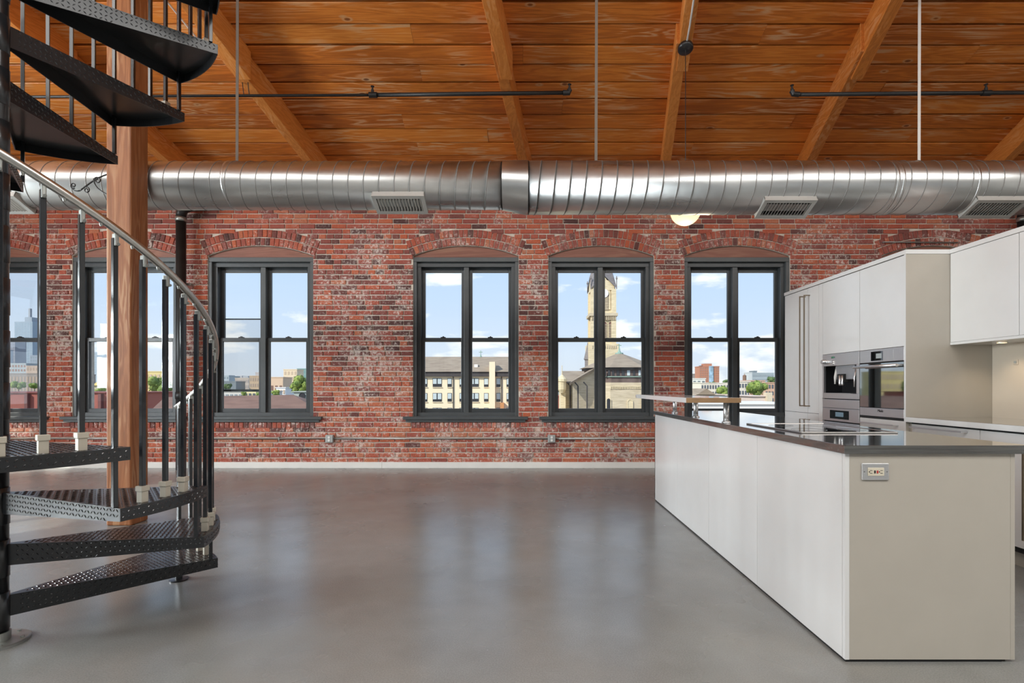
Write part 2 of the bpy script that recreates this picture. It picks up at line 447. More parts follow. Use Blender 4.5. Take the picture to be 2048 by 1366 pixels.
tag(wr.build('wall_right', PLASTER), 'plain white plaster side wall beyond the kitchen', kind='structure')
tag(wall_mesh(REAR_WIN, XL, XR, 4.1, YR - .4, YR, 1).build('wall_rear', PLASTER), 'white plaster rear wall with arched windows', kind='structure')
ce = MB().prism([(RIDGE, zc(RIDGE) + .05), (D + .4, zc(D + .4) + .05), (D + .4, zc(D + .4) + .3), (RIDGE, zc(RIDGE) + .3)], 0, XL - .4, XR + .4)
def zr(y): return 4.1 + .312 * (y - YR)
def rear_slab(y0, y1, x0, x1): ce.prism([(y0, zr(y0)), (y1, zr(y1)), (y1, zr(y1) + .3), (y0, zr(y0) + .3)], 0, x0, x1)
rear_slab(YR - .4, SKY_Y0, XL - .4, XR + .4); rear_slab(SKY_Y1, RIDGE, XL - .4, XR + .4)
_e = [XL - .4] + [v for x in SKY_X for v in (x - SKY_HW, x + SKY_HW)] + [XR + .4]
for i in range(0, len(_e), 2): rear_slab(SKY_Y0, SKY_Y1, _e[i], _e[i + 1])
ceil = ce.build('ceiling', M('dark_roof_deck', (.05, .022, .010), .8))
tag(ceil, 'sloping orange stained plank ceiling', kind='structure')

def frosted_mat():
    m = bpy.data.materials.new('frosted_glazing'); m.use_nodes = True; t = m.node_tree; t.nodes.clear()
    tl = N(t, 'ShaderNodeBsdfTranslucent'); nz = N(t, 'ShaderNodeTexNoise'); nz.inputs['Scale'].default_value = 3
    t.links.new(ramp(t, nz.outputs['Fac'], [(.3, (.62, .64, .65)), (.7, (.70, .71, .72))]), tl.inputs[0])
    o = N(t, 'ShaderNodeOutputMaterial'); t.links.new(tl.outputs[0], o.inputs[0])
    return m
FROST = frosted_mat()
for i, x in enumerate(SKY_X):
    sk_ = empty('window_%d' % (40 + i), (x, (SKY_Y0 + SKY_Y1) / 2, zr((SKY_Y0 + SKY_Y1) / 2)), 'frosted skylight added in the rear roof slope for light', kind='structure')
    MB().prism([(SKY_Y0, zr(SKY_Y0) + .20), (SKY_Y1, zr(SKY_Y1) + .20), (SKY_Y1, zr(SKY_Y1) + .21), (SKY_Y0, zr(SKY_Y0) + .21)], 0, x - SKY_HW, x + SKY_HW).build('added_frosted_pane', FROST, sk_)
# ceiling planks: one object each
STEP = .2185
ncnt = 0
ang = math.atan(.312) - .075
plank_meshes = {}
def plank_mesh(L):
    if L in plank_meshes: return plank_meshes[L]
    w = STEP / math.cos(math.atan(.312)) - .021; t = .034; c = .006
    prof = [(0, c), (c, 0), (w * .5, -.002), (w - c, 0), (w, c), (w, t), (0, t)]
    mb = MB().prism(prof, 0, 0, L)
    me = bpy.data.meshes.new('plank'); me.from_pydata(mb.v, [], mb.f); me.materials.append(PLANK)
    plank_meshes[L] = me
    return me
LENS = [3.6, 4.2, 4.8, 5.4]
for k in range(-2, 30):
    yfar = 7.014 + .0 - STEP * (k - 1)
    ynear = yfar - STEP
    if ynear < RIDGE: break
    x = XL - rnd.uniform(0, 1.5)
    while x < XR:
        L = rnd.choice(LENS)
        o = bpy.data.objects.new('plank', plank_mesh(L)); COL.objects.link(o); o.parent = ceil
        o.location = (x, ynear + rnd.uniform(-.002, .004), zc(ynear) + .006 + rnd.uniform(-.004, .004))
        o.rotation_euler = (-math.atan(.312) - .02 + rnd.uniform(-.015, .015), 0, 0)
        x += L + .002
# rafters
BX = [-4.664, -2.823, -.045, 1.815, 3.669, 6.2, 8.0]
SK = .178
RAFTER_LABEL = ['half hidden behind the timber post and stair', 'crossing the ceiling beside the left duct strap', 'above the duct reducer', 'carrying the black pendant canopy', 'crossing the right sprinkler pipe', 'at the right edge above the cabinets', 'farthest right, past the kitchen']
def rafter_piece(mb, x0, w, y0, y1, dep):
    vs = []
    for y in (y0, y1):
        x = x0 + SK * (y - 6.75); z = zc(y)
        vs += [(x, y, z - dep), (x + w, y, z - dep), (x + w, y, z + .02), (x, y, z + .02)]
    mb.add(vs, [(0, 1, 2, 3), (7, 6, 5, 4), (0, 4, 5, 1), (1, 5, 6, 2), (2, 6, 7, 3), (3, 7, 4, 0)])
    return mb
for i, bx in enumerate(BX):
    r = empty('ceiling_beam', (bx, D, zc(D)), 'orange stained sloping roof beam ' + RAFTER_LABEL[i], 'beam', 'roof beams')
    rafter_piece(MB(), bx, .12, 5.25, D + .1, .275 if i != 3 else .195).build('lower_timber', BEAM, r, bevel=.006)
    rafter_piece(MB(), bx + .035, .125, RIDGE, 5.55, .295 if i != 3 else .205).build('upper_timber', BEAM, r, bevel=.006)

# ------------------------------------------------------------------ bricks
CO, BL, JT = .0735, .2225, .0140
brick_recs = []
def excl(z0, z1):
    zm = (z0 + z1) / 2; ex = []
    for c in OPEN:
        hw = 0
        if OZ0 < zm < SPR: hw = HALF + .004
        if .58 < zm < .66: hw = max(hw, HALF + .03)
        for z in (zm,):
            if 3.06 < z <= 3.285: hw = max(hw, .788 + (.879 - .788) * (z - 3.06) / .22)
            elif 3.285 < z < ACZ + AR + .24: hw = max(hw, math.sqrt(max(0, (AR + .232) ** 2 - (z - ACZ) ** 2)))
        if hw: ex.append((c - hw, c + hw))
    return ex
ncourse = int((4.08) / CO)
for ci in range(1, ncourse):
    z0 = ci * CO + JT / 2; z1 = (ci + 1) * CO - JT / 2
    ex = excl(z0, z1)
    header = ci % 7 == 3
    x = XL + (0 if ci % 2 else -BL / 2) - rnd.uniform(0, .02)
    while x < XR:
        L = (.104 if header else BL - JT)
        if not header and rnd.random() < .10: L = .104
        L *= rnd.uniform(.97, 1.03)
        segs = [(max(x, XL), min(x + L, XR))]
        for e0, e1 in ex:
            ns = []
            for a, b in segs:
                if b <= e0 or a >= e1: ns.append((a, b))
                else:
                    if a < e0 - .0: ns.append((a, e0))
                    if b > e1 + .0: ns.append((e1, b))
            segs = ns
        for a, b in segs:
            if b - a > .016: brick_recs.append((a, b, z0, z1))
        x += L + JT
tints = [(i % 24 + .5) / 24 for i in range(24)]
def brick_geo(L, h, depth_out, jit):
    """chamfered brick, open back; local origin at the centre of its face plane"""
    r2 = random.Random(jit)
    hx, hz, ch = L / 2, h / 2, .005
    def J(): return r2.uniform(-.0022, .0022)
    back = [(-hx + J(), .016, -hz + J()), (hx + J(), .016, -hz + J()), (hx + J(), .016, hz + J()), (-hx + J(), .016, hz + J())]
    mid = [(p[0], -depth_out + ch, p[2]) for p in back]
    fr = [(p[0] - math.copysign(ch, p[0]) + J() * .6, -depth_out + J() * .5, p[2] - math.copysign(ch, p[2]) + J() * .6) for p in back]
    vs = back + mid + fr; fs = []
    for i in range(4):
        j = (i + 1) % 4
        fs += [(i, j, 4 + j, 4 + i), (4 + i, 4 + j, 8 + j, 8 + i)]
    fs.append((8, 9, 10, 11))
    return vs, fs
def brick_mesh_from(vs, fs, tint, name='brick'):
    me = bpy.data.meshes.new(name); me.from_pydata(vs, [], fs); me.materials.append(BRICK)
    at = me.attributes.new('tint', 'FLOAT', 'FACE')
    at.data.foreach_set('value', [tint] * len(fs) if isinstance(tint, float) else tint)
    return me
variants = []
for i in range(24):
    vs, fs = brick_geo(BL - JT, CO - JT, .002 + .006 * rnd.random(), i)
    variants.append(brick_mesh_from(vs, fs, float(tints[i])))
def zone(z): return .64 if z < 1.65 else .40 if z < 3.05 else .56
def pxx(x): return VX + x / D * F
def pyy(z): return VY - (z - H) / D * F
picked = 0
SV, SF, ST = [], [], []
def addstuff(vs, fs, tint):
    n = len(SV); SV.extend(vs); SF.extend(tuple(i + n for i in f) for f in fs); ST.extend([tint] * len(fs))
for i, (a, b, z0, z1) in enumerate(brick_recs):
    cx_, cz_ = (a + b) / 2, (z0 + z1) / 2; X, Y = pxx(cx_), pyy(cz_)
    full = abs((b - a) - (BL - JT)) < .012
    if full and picked < 300 and Y < 918 and Y > 432 and (632 < X < 818 or 1042 < X < 1092 or (1316 < X < 1366 and Y < 820)):
        o = bpy.data.objects.new('brick', variants[max(0, min(23, int(rnd.gauss(zone(cz_), .27) * 24)))]); COL.objects.link(o); o.parent = wb
        o.location = (cx_, D + rnd.uniform(-.001, .002), cz_); o.scale = ((b - a) / (BL - JT), 1, 1)
        picked += 1
    else:
        vs, fs = brick_geo(b - a, z1 - z0, .001 + .007 * rnd.random(), 1000 + i)
        addstuff([(v[0] + cx_, v[1] + D, v[2] + cz_) for v in vs], fs, rnd.gauss(zone(cz_), .27))
# arch rings and sill rowlocks
def rowlock(c, ang_, r0, r1, w0, w1):
    h = r1 - r0; vs, fs = brick_geo((w0 + w1) / 2, h, .002 + .005 * rnd.random(), rnd.randrange(9999))
    out = []
    for v in vs:
        k = (v[2] + h / 2) / h; xx = v[0] * ((w0 + (w1 - w0) * k) / ((w0 + w1) / 2)); rr = r0 + v[2] + h / 2
        out.append((c + rr * math.sin(ang_) + xx * math.cos(ang_), D + v[1], ACZ + rr * math.cos(ang_) - xx * math.sin(ang_)))
    addstuff(out, fs, rnd.gauss(.45, .22))
for c in OPEN:
    for ring, n in ((0, 24), (1, 25)):
        r0 = AR + .004 + ring * .118; r1 = r0 + .106; A = R(22.2)
        for i in range(n):
            a = -A + 2 * A * (i + .5) / n; g = .010
            rowlock(c, a, r0, r1, 2 * A / n * r0 - g, 2 * A / n * r1 - g)
    n = 23; w = (2 * HALF + .05) / n
    for i in range(n):
        vs, fs = brick_geo(w - .011, .084, .004 + .005 * rnd.random(), rnd.randrange(9999))
        x = c - HALF - .025 + w * (i + .5)
        addstuff([(v[0] + x, v[1] + D, v[2] + .618) for v in vs], fs, rnd.gauss(.35, .2))
bs = bpy.data.objects.new('brickwork', brick_mesh_from(SV, SF, ST, 'brickwork')); COL.objects.link(bs); bs.parent = wb
bs['kind'] = 'stuff'
# baseboard
bb = MB()
for a, b in ((XL, -2.02), (-2.018, 3.5), (3.502, XR)): bb.box(a, b, D - .022, D + .008, 0, .088)
tag(bb.build('baseboard_back', TRIMW, bevel=.002), 'white baseboard along the brick wall', kind='structure')

# ------------------------------------------------------------------ windows
def make_window(name, lab):
    w = empty(name, (0, 0, 0), lab, kind='structure')
    ap = arch_pts(0)
    MB().prism([(-HALF, 3.045)] + [(p[0], p[1] - .006) for p in ap] + [(HALF, 3.045)], 1, .045, .085).build('arch_board', LINTEL, w)
    c = MB(); c.box(-HALF, HALF, .02, .16, 2.985, 3.05); c.build('head_casing', FRAME, w, bevel=.004)
    c = MB(); c.box(-HALF + .048, HALF - .048, .07, .22, 2.92, 2.985); c.build('head_stop', FRAMED, w, bevel=.003)
    for s in (-1, 1):
        x0, x1 = sorted((s * HALF, s * (HALF - .05)))
        MB().box(x0, x1, .02, .16, OZ0, 2.985).build('side_casing', FRAME, w, bevel=.004)
        x0, x1 = sorted((s * (HALF - .048), s * (HALF - .105)))
        MB().box(x0, x1, .07, .22, OZ0 + .02, 2.92).build('jamb', FRAMED, w, bevel=.003)
    MB().box(-.036, .036, .085, .22, OZ0 + .04, 2.92).build('mullion', FRAME, w, bevel=.004)
    MB().box(-HALF + .05, HALF - .05, .05, .24, OZ0 - .01, OZ0 + .055).build('bottom_stop', FRAME, w, bevel=.004)
    s = MB(); s.box(-HALF - .135, HALF + .135, -.055, .02, .700, .744); s.box(-HALF - .1, HALF + .1, -.03, .01, .664, .702)
    s.box(-HALF, HALF, .0, .16, .70, .747)
    s.build('window_sill', FRAME, w, bevel=.005)
    for sd in (-1, 1):
        for up in (0, 1):
            xa, xb = (.034, HALF - .103) if sd > 0 else (-HALF + .103, -.034)
            y0, y1 = (.165, .205) if up else (.118, .16)
            z0, z1 = (1.836, 2.925) if up else (OZ0 + .05, 1.892)
            st = .047; br = .058 if up else .060; tr = .066 if up else .056
            f = MB(); f.box(xa, xa + st, y0, y1, z0, z1); f.box(xb - st, xb, y0, y1, z0, z1)
            f.box(xa + st, xb - st, y0, y1, z0, z0 + br); f.box(xa + st, xb - st, y0, y1, z1 - tr, z1)
            sash = f.build('sash', FRAMED, w, bevel=.004)
            ym = (y0 + y1) / 2
            MB().box(xa + st - .005, xb - st + .005, ym - .002, ym + .002, z0 + br - .005, z1 - tr + .005).build('pane', GLASS, sash)
            if not up:
                xm = (xa + xb) / 2
                MB().box(xm - .035, xm + .035, y0 + .004, y1, z1, z1 + .012).box(xm - .008, xm + .014, y0, y1 - .01, z1 + .012, z1 + .022).build('sash_lock', IRON, sash)
    return w
WLAB = ['leftmost dark grey arched double window behind the stair balusters', 'dark grey arched double window behind the timber post', 'dark grey arched double window with a half screen beside the stair',
        'dark grey arched double window facing the cream apartment block', 'dark grey arched double window facing the church tower', 'dark grey arched double window behind the raised bar shelf', 'dark arched window hidden behind the tall kitchen cabinets']
proto = make_window('window_1', WLAB[0])
wins = [proto]
for i in range(1, 7):
    c = copy_tree(proto); c.name = 'window_%d' % (i + 1); c['label'] = WLAB[i]; wins.append(c)
for c, x in zip(wins, OPEN): c.location = (x, D, 0); BASE[c.name] = Vector((x, D, 0))
wn = 8
for y in LEFT_WIN:
    c = copy_tree(proto); c.name = 'window_%d' % wn; wn += 1; c.location = (XL, y, 0); c.rotation_euler = (0, 0, R(90)); c['label'] = 'dark arched window in the side wall, outside the photograph'
for x in REAR_WIN:
    c = copy_tree(proto); c.name = 'window_%d' % wn; wn += 1; c.location = (x, YR, 0); c.rotation_euler = (0, 0, R(180)); c['label'] = 'dark arched window in the rear wall, outside the photograph'
gw = empty('window_%d' % wn, (XL, .5, GW[2]), 'wide gable window added high in the side wall for light', kind='structure'); wn += 1
for y in (GW[0], -.02, .92, GW[1] - .06): MB().box(XL - .2, XL - .14, y, y + .06, GW[2], GW[3]).build('mullion', FRAME, gw)
for z in (GW[2], GW[3] - .06): MB().box(XL - .2, XL - .14, GW[0], GW[1], z, z + .06).build('rail', FRAME, gw)
MB().box(XL - .172, XL - .168, GW[0], GW[1], GW[2], GW[3]).build('pane', GLASS, gw)
# half insect screen in the third window
w3 = wins[2]; ox = OPEN[2]
iscr = empty('insect_screen', (ox - .35, D + .215, 1.13), 'sliding insect screen with black rails in left half of stair side window', 'screen')
x0, x1 = ox - HALF + .1, ox - .03
ztop = H + (VY - 638) / F * (D + .22); zbot = H + (VY - 781) / F * (D + .22)
MB().box(x0, x1, D + .212, D + .228, ztop - .012, ztop + .006).build('top_rail', IRON, iscr)
MB().box(x0, x1, D + .212, D + .228, zbot - .018, zbot + .018).build('bottom_rail', IRON, iscr)
MB().box(x0, x1, D + .219, D + .221, zbot, ztop).build('mesh_panel', INSECT, iscr)

# ------------------------------------------------------------------ timber post
PX0, PD = (212 - VX) / F * 4.4, 4.4
PW = 50 / F * 4.4
po = MB().box(PX0, PX0 + PW, PD, PD + .205, 0, zc(PD + .21) - .03)
post = po.build('timber_post', POSTW, bevel=.012)
tag(post, 'square brown timber post standing behind the spiral stair', 'post')
# iron scroll bracket on the post
sb = empty('scroll_bracket', (PX0, PD + .1, 2.95), 'small black wrought iron scroll bracket on the timber post', 'bracket')
def scr(x, y): return ((x - VX) / F * (PD + .1), PD + .1, H + (VY - y) / F * (PD + .1))
def spiral(cx, cy, r, a0, turns, n=22):
    return [scr(cx + r * (1 - .75 * i / n) * math.cos(a0 + turns * 2 * math.pi * i / n), cy + r * (1 - .75 * i / n) * math.sin(a0 + turns * 2 * math.pi * i / n)) for i in range(n + 1)]
def bez(p0, p1, p2, p3, n=14):
    o = []
    for i in range(n + 1):
        t = i / n; o.append(tuple((1-t)**3*p0[k] + 3*(1-t)**2*t*p1[k] + 3*(1-t)*t*t*p2[k] + t**3*p3[k] for k in (0, 1)))
    return [scr(*p) for p in o]
MB().tube(bez((231, 346), (200, 348), (178, 368), (160, 381)), .006, 6).build('main_bar', IRON, sb, smooth=True)
MB().tube(bez((231, 395), (200, 385), (186, 372), (188, 357)), .006, 6).build('brace_bar', IRON, sb, smooth=True)
for a in ((195, 361, 7, 3.6, 1.3), (173, 380, 7, -2.5, 1.4), (147, 371, 6, 1.2, 1.3)):
    MB().tube(spiral(*a), .005, 6).build('scroll', IRON, sb, smooth=True)
MB().tube(bez((160, 381), (152, 384), (142, 380), (142, 371)), .006, 6).build('end_bar', IRON, sb, smooth=True)

# ------------------------------------------------------------------ spiral stair
SX, SY = -2.40, 2.39
ST_ = empty('spiral_staircase', (SX, SY, 0), 'black steel spiral staircase with diamond plate treads and aluminium handrail', 'staircase')
RO, RI = .88, .042
def sp(r, a, z): return (SX + r * math.cos(R(a)), SY + r * math.sin(R(a)), z)
MB().lathe([(.040, 0), (.040, 5.68)], (SX, SY, 0), 24).build('center_pole', BLACK, ST_, smooth=True)
bp_ = MB().lathe([(.116, 0), (.116, .010), (.112, .013), (.047, .013), (.047, .05)], (SX, SY, 0), 36)
bpo = bp_.build('base_plate', GALV, ST_)
for k in range(6):
    a = 20 + 60 * k
    MB().lathe([(.008, .013), (.008, .020)], sp(.09, a, 0), 6).build('bolt', GALV, bpo)
def tread(a0, h):
    a1 = a0 + 32.5; n = 10; th = .006
    vs, fs, uvs = [], [], []
    def quad(ps, us):
        b = len(vs); vs.extend(ps); fs.append(tuple(range(b, b + len(ps)))); uvs.append(us)
    ca, sa = math.cos(R(a0 + 16)), math.sin(R(a0 + 16))
    def pl(p): return ((p[0] - SX) * ca + (p[1] - SY) * sa, -(p[0] - SX) * sa + (p[1] - SY) * ca)
    out = [sp(RO, a0 + (a1 - a0) * i / n, h) for i in range(n + 1)]
    inn = [sp(RI, a1, h), sp(RI, (a0 + a1) / 2, h), sp(RI, a0, h)]
    ring = out + inn
    quad(ring, [pl(p) for p in ring])
    rb = [(p[0], p[1], h - th) for p in ring][::-1]
    quad(rb, [pl(p) for p in rb])
    hi, ho = .098, .052
    def lip(A, B, ha, hb, u0, u1, t):
        # plate hanging below the line A-B, with thickness t (vector)
        A2, B2 = (A[0], A[1], A[2] - ha), (B[0], B[1], B[2] - hb)
        def sh(p): return (p[0] + t[0], p[1] + t[1], p[2])
        q = [A, A2, B2, B]
        quad(q, [(u0, 0), (u0, -ha), (u1, -hb), (u1, 0)])
        q2 = [sh(p) for p in q][::-1]
        quad(q2, [(u1, 0), (u1, -hb), (u0, -ha), (u0, 0)])
        quad([A2, sh(A2), sh(B2), B2], [(u0, 0), (u0, .005), (u1, .005), (u1, 0)])
        quad([B, B2, sh(B2), sh(B)], [(0, 0)] * 4)
        quad([A, sh(A), sh(A2), A2], [(0, 0)] * 4)
    dn = (-math.sin(R(a0)) * .005, math.cos(R(a0)) * .005)
    dt = (math.sin(R(a1)) * .005, -math.cos(R(a1)) * .005)
    lip(sp(RI, a0, h), sp(RO, a0, h), hi, ho, RI, RO, dn)
    lip(sp(RO, a1, h), sp(RI, a1, h), ho, hi, RO, RI, dt)
    for i in range(n):
        b0, b1 = a0 + (a1 - a0) * i / n, a0 + (a1 - a0) * (i + 1) / n; bm = R((b0 + b1) / 2)
        lip(sp(RO, b0, h), sp(RO, b1, h), ho, ho, RO * R(b0), RO * R(b1), (-math.cos(bm) * .005, -math.sin(bm) * .005))
    m = MB(); m.v = vs; m.f = fs
    t = m.build('tread', PLATE, ST_)
    # raised lozenges of the diamond plate, on the top, the two lips and the rim
    lz = MB(); pt = .0205
    def loz(o, eu, ev, n):
        L, S, RI_, hh = .0094, .0034, .0042, .0021
        q = [o + eu * L, o + ev * S, o - eu * L, o - ev * S, o + eu * RI_ + n * hh, o - eu * RI_ + n * hh]
        lz.add(q, [(0, 1, 4), (1, 2, 5), (1, 5, 4), (2, 3, 5), (3, 0, 4), (3, 4, 5)])
    def axes(i, j, U, V):
        s_ = 1 if (i + j) % 2 else -1
        e = (U + V * s_).normalized(); return e
    zup = Vector((0, 0, 1)); cv = Vector((ca, sa, 0)); pv = Vector((-sa, ca, 0))
    for i in range(3, int(RO / pt) + 1):
        for j in range(-13, 14):
            p = cv * (i * pt) + pv * (j * pt); r_ = p.length; an = math.degrees(math.atan2(p.dot(pv), p.dot(cv)))
            if .085 < r_ < RO - .012 and abs(an) < 16.1 - math.degrees(.010 / r_):
                e = axes(i, j, cv, pv); loz(Vector((SX, SY, h)) + p, e, zup.cross(e), zup)
    for (ang_, sg) in ((a0, -1), (a1, 1)):
        U = Vector((math.cos(R(ang_)), math.sin(R(ang_)), 0)); nn = Vector((-math.sin(R(ang_)), math.cos(R(ang_)), 0)) * sg
        for i in range(4, int(RO / pt) + 1):
            for j in range(0, 5):
                r_ = i * pt; dpt = .010 + j * pt; hl = hi + (ho - hi) * (r_ - RI) / (RO - RI)
                if dpt < hl - .006 and r_ < RO - .012:
                    e = axes(i, j, U, zup); loz(Vector((SX, SY, h - dpt)) + U * r_, e, nn.cross(e), nn)
    na = int(RO * R(a1 - a0) / pt)
    for i in range(na):
        b_a = R(a0) + (i + .5) * pt / RO; nn = Vector((math.cos(b_a), math.sin(b_a), 0)); U = Vector((-math.sin(b_a), math.cos(b_a), 0))
        for j in range(2):
            e = axes(i, j, U, zup); loz(Vector((SX, SY, h - .015 - j * pt)) + nn * (RO + .0002), e, nn.cross(e), nn)
    lz.build('raised_pattern', LOZ, t, kind='stuff')
    MB().lathe([(.0402, h - .15), (.0432, h - .148), (.0432, h + .018), (.0402, h + .02)], (SX, SY, 0), 20).build('hub', BLACK, t, smooth=True)
    MB().lathe([(.007, 0), (.007, .006)], sp(RO - .03, a0 + .6, h - .03), 8, 1).build('screw', GALV, t)
    return t
NT = 15
def railz(t): return 1.31 + .008 * t       # t: degrees climbed past the first nose
A1 = 38.0
RB = .845
def bar(a, z0, z1, w=.0088):
    c, s = math.cos(R(a)), math.sin(R(a)); vs = []
    for z in (z0, z1):
        for dr, dt in ((-w, -w), (w, -w), (w, w), (-w, w)):
            vs.append((SX + (RB + dr) * c - dt * s, SY + (RB + dr) * s + dt * c, z))
    return MB().add(vs, [(3,2,1,0),(4,5,6,7),(0,1,5,4),(1,2,6,5),(2,3,7,6),(3,0,4,7)])
def rot_box(a, r0, r1, hw, z0, z1, mb=None):
    c, s = math.cos(R(a)), math.sin(R(a)); vs = []
    for z in (z0, z1):
        for rr, dt in ((r0, -hw), (r1, -hw), (r1, hw), (r0, hw)):
            vs.append((SX + rr * c - dt * s, SY + rr * s + dt * c, z))
    return (mb or MB()).add(vs, [(3,2,1,0),(4,5,6,7),(0,1,5,4),(1,2,6,5),(2,3,7,6),(3,0,4,7)])
def top_bracket(a, t, par):
    z = railz(t)
    b = rot_box(a, RB - .006, RB + .018, .007, z - .062, z - .012); b.build('rail_bracket', GALV, par, bevel=.003)
    MB().lathe([(.006, 0), (.006, .004)], sp(RB + .022, a, z - .055), 8, 1).build('screw', GALV, par)
for k in range(NT):
    a0 = A1 - 30 * k; h = .21 + .24 * k
    tread(a0, h)
    for j in range(4):
        t = 30 * k - 7.5 * j; a = A1 - t
        if k == NT - 1 and j == 0: pass
        bar_o = bar(a, h, railz(t) - .03).build('baluster', BALU, ST_, bevel=.0015)
        if j:
            sl_ = rot_box(a, RB - .0145, RB + .0145, .0145, h, h + .047); rot_box(a, RB - .018, RB + .018, .018, h + .047, h + .069, sl_)
            sl_.build('base_sleeve', SLEEVE, bar_o, bevel=.002)
        top_bracket(a, t, bar_o)
# newel that stands on the floor, at the tail of the first tread
nw = bar(A1 + 30, .008, railz(-30) - .03).build('newel', BALU, ST_, bevel=.0015)
top_bracket(A1 + 30, -30, nw)
MB().lathe([(.052, 0), (.052, .006), (.02, .009), (.02, .03)], sp(RB, A1 + 30, 0), 20).build('foot_plate', BLACK, nw)
hr = [sp(.862, A1 - t, railz(t)) for t in [(-33 + 2.5 * i) for i in range(183)]]
MB().tube(hr, .0165, 12).build('handrail', RAIL, ST_, smooth=True)
for i in range(56):
    t = -26.25 + 7.5 * i
    MB().lathe([(.004, -.012), (.006, -.004), (.006, 0)], sp(.862, A1 - t, railz(t) - .018), 8).build('rail_stud', GALV, ST_)

# ------------------------------------------------------------------ duct
DY, DZ = 4.85, 3.015
DR1, DR2 = .213, .236
duct = empty('spiral_duct', (0, DY, DZ), 'galvanised spiral air duct hanging across the room', 'duct')
xa, xb = -.18, .055
MB().lathe([(DR1, XL), (DR1, xa)], (0, DY, DZ + .02), 64, 0).build('small_section', DUCT, duct, smooth=True)
MB().lathe([(DR2, xb), (DR2, XR)], (0, DY, DZ), 64, 0).build('large_section', DUCT, duct, smooth=True)
rd = MB(); n = 64
for (x, r, dz) in ((xa, DR1 + .004, .02), (xa + .012, DR1 + .005, .02), (xb - .012, DR2 + .005, 0), (xb, DR2 + .004, 0)):
    for k in range(n): rd.v.append((x, DY + r * math.cos(2*math.pi*k/n), DZ + dz + r * math.sin(2*math.pi*k/n)))
for i in range(3):
    for k in range(n): rd.f.append((i*n+k, i*n+(k+1)%n, (i+1)*n+(k+1)%n, (i+1)*n+k))
rd.build('reducer', DUCT, duct, smooth=True)
def helix(x0, x1, r, dz, pitch=.137, seg=40):
    n = int((x1 - x0) / pitch * seg)
    return [(x0 + (x1 - x0) * i / n, DY + r * math.cos(-2 * math.pi * i / seg), DZ + dz + r * math.sin(-2 * math.pi * i / seg)) for i in range(n + 1)]
MB().tube(helix(-8.6, xa - .02, DR1 + .0005, .02), .0042, 5).build('lock_seam', SEAM, duct, smooth=True)
MB().tube(helix(xb + .03, 8.6, DR2 + .0005, 0), .0042, 5).build('lock_seam', SEAM, duct, smooth=True)
for x, r, dz in ((-2.67, DR1, .02), (3.33, DR2, 0), (3.38, DR2, 0), (4.05, DR2, 0)):
    MB().lathe([(r, x - .012), (r + .004, x - .010), (r + .004, x + .010), (r, x + .012)], (0, DY, DZ + dz), 48, 0).build('joint_band', DUCT, duct, smooth=True)
def tilt(mb, dz, a=-R(24)):
    c, s_ = math.cos(a), math.sin(a)
    mb.v = [(p[0], DY + (p[1] - DY) * c - (p[2] - DZ - dz) * s_ , DZ + dz + (p[1] - DY) * s_ + (p[2] - DZ - dz) * c) for p in mb.v]
    return mb
def register(cx, r, dz, lab):
    x0, x1 = cx - .235, cx + .235; zb = DZ + dz - r - .018; hw = .115
    g = empty('air_register', (cx, DY, zb), lab, 'vent', 'duct air registers')
    m = MB(); b = .035
    ztop = DZ + dz - math.sqrt(r * r - hw * hw) + .012
    m.box(x0, x1, DY - hw, DY - hw + b, zb, zb + .012); m.box(x0, x1, DY + hw - b, DY + hw, zb, zb + .012)
    m.box(x0, x0 + b, DY - hw + b, DY + hw - b, zb, zb + .012); m.box(x1 - b, x1, DY - hw + b, DY + hw - b, zb, zb + .012)
    m.box(x0, x1, DY - hw, DY - hw + .006, zb + .012, ztop); m.box(x0, x1, DY + hw - .006, DY + hw, zb + .012, ztop)
    # curved saddle cheeks
    for xx in (x0, x1 - .006):
        pts = [(DY - hw, zb + .012), (DY + hw, zb + .012)] + [(DY + r * math.sin(a), DZ + dz - r * math.cos(a) + .004) for a in [math.asin(hw / r) * (1 - 2 * i / 8) for i in range(9)]]
        m.prism(pts, 0, xx, xx + .006)
    tilt(m, dz).build('frame', M('register_grey', (.50, .49, .46), .45, .2), g)
    for i in range(15):
        x = x0 + b + .012 + i * (x1 - x0 - 2 * b - .024) / 14
        v = MB(); v.add([(x, DY - hw + b, zb + .001), (x + .003, DY - hw + b, zb + .001), (x + .013, DY - hw + b, zb + .022), (x + .010, DY - hw + b, zb + .022),
                         (x, DY + hw - b, zb + .001), (x + .003, DY + hw - b, zb + .001), (x + .013, DY + hw - b, zb + .022), (x + .010, DY + hw - b, zb + .022)],
                        [(0,1,2,3),(7,6,5,4),(0,4,5,1),(1,5,6,2),(2,6,7,3),(3,7,4,0)])
        tilt(v, dz).build('louver', STRAPL, g)
    tilt(MB().box(x0 + b, x1 - b, DY - hw + b, DY + hw - b, zb + .022, zb + .026), dz).build('dark_throat', GAP, g)
def dx(px): return (px - VX) / F * DY
register(dx(805), DR1, .02, 'air register under the duct just left of its reducer')
register(dx(1560), DR2, 0, 'air register under the duct right of the globe lamp')
register(dx(1968), DR2, 0, 'air register under the duct above the upper cabinets')
register(dx(18), DR1, .02, 'air register under the duct at the far left behind the stair')
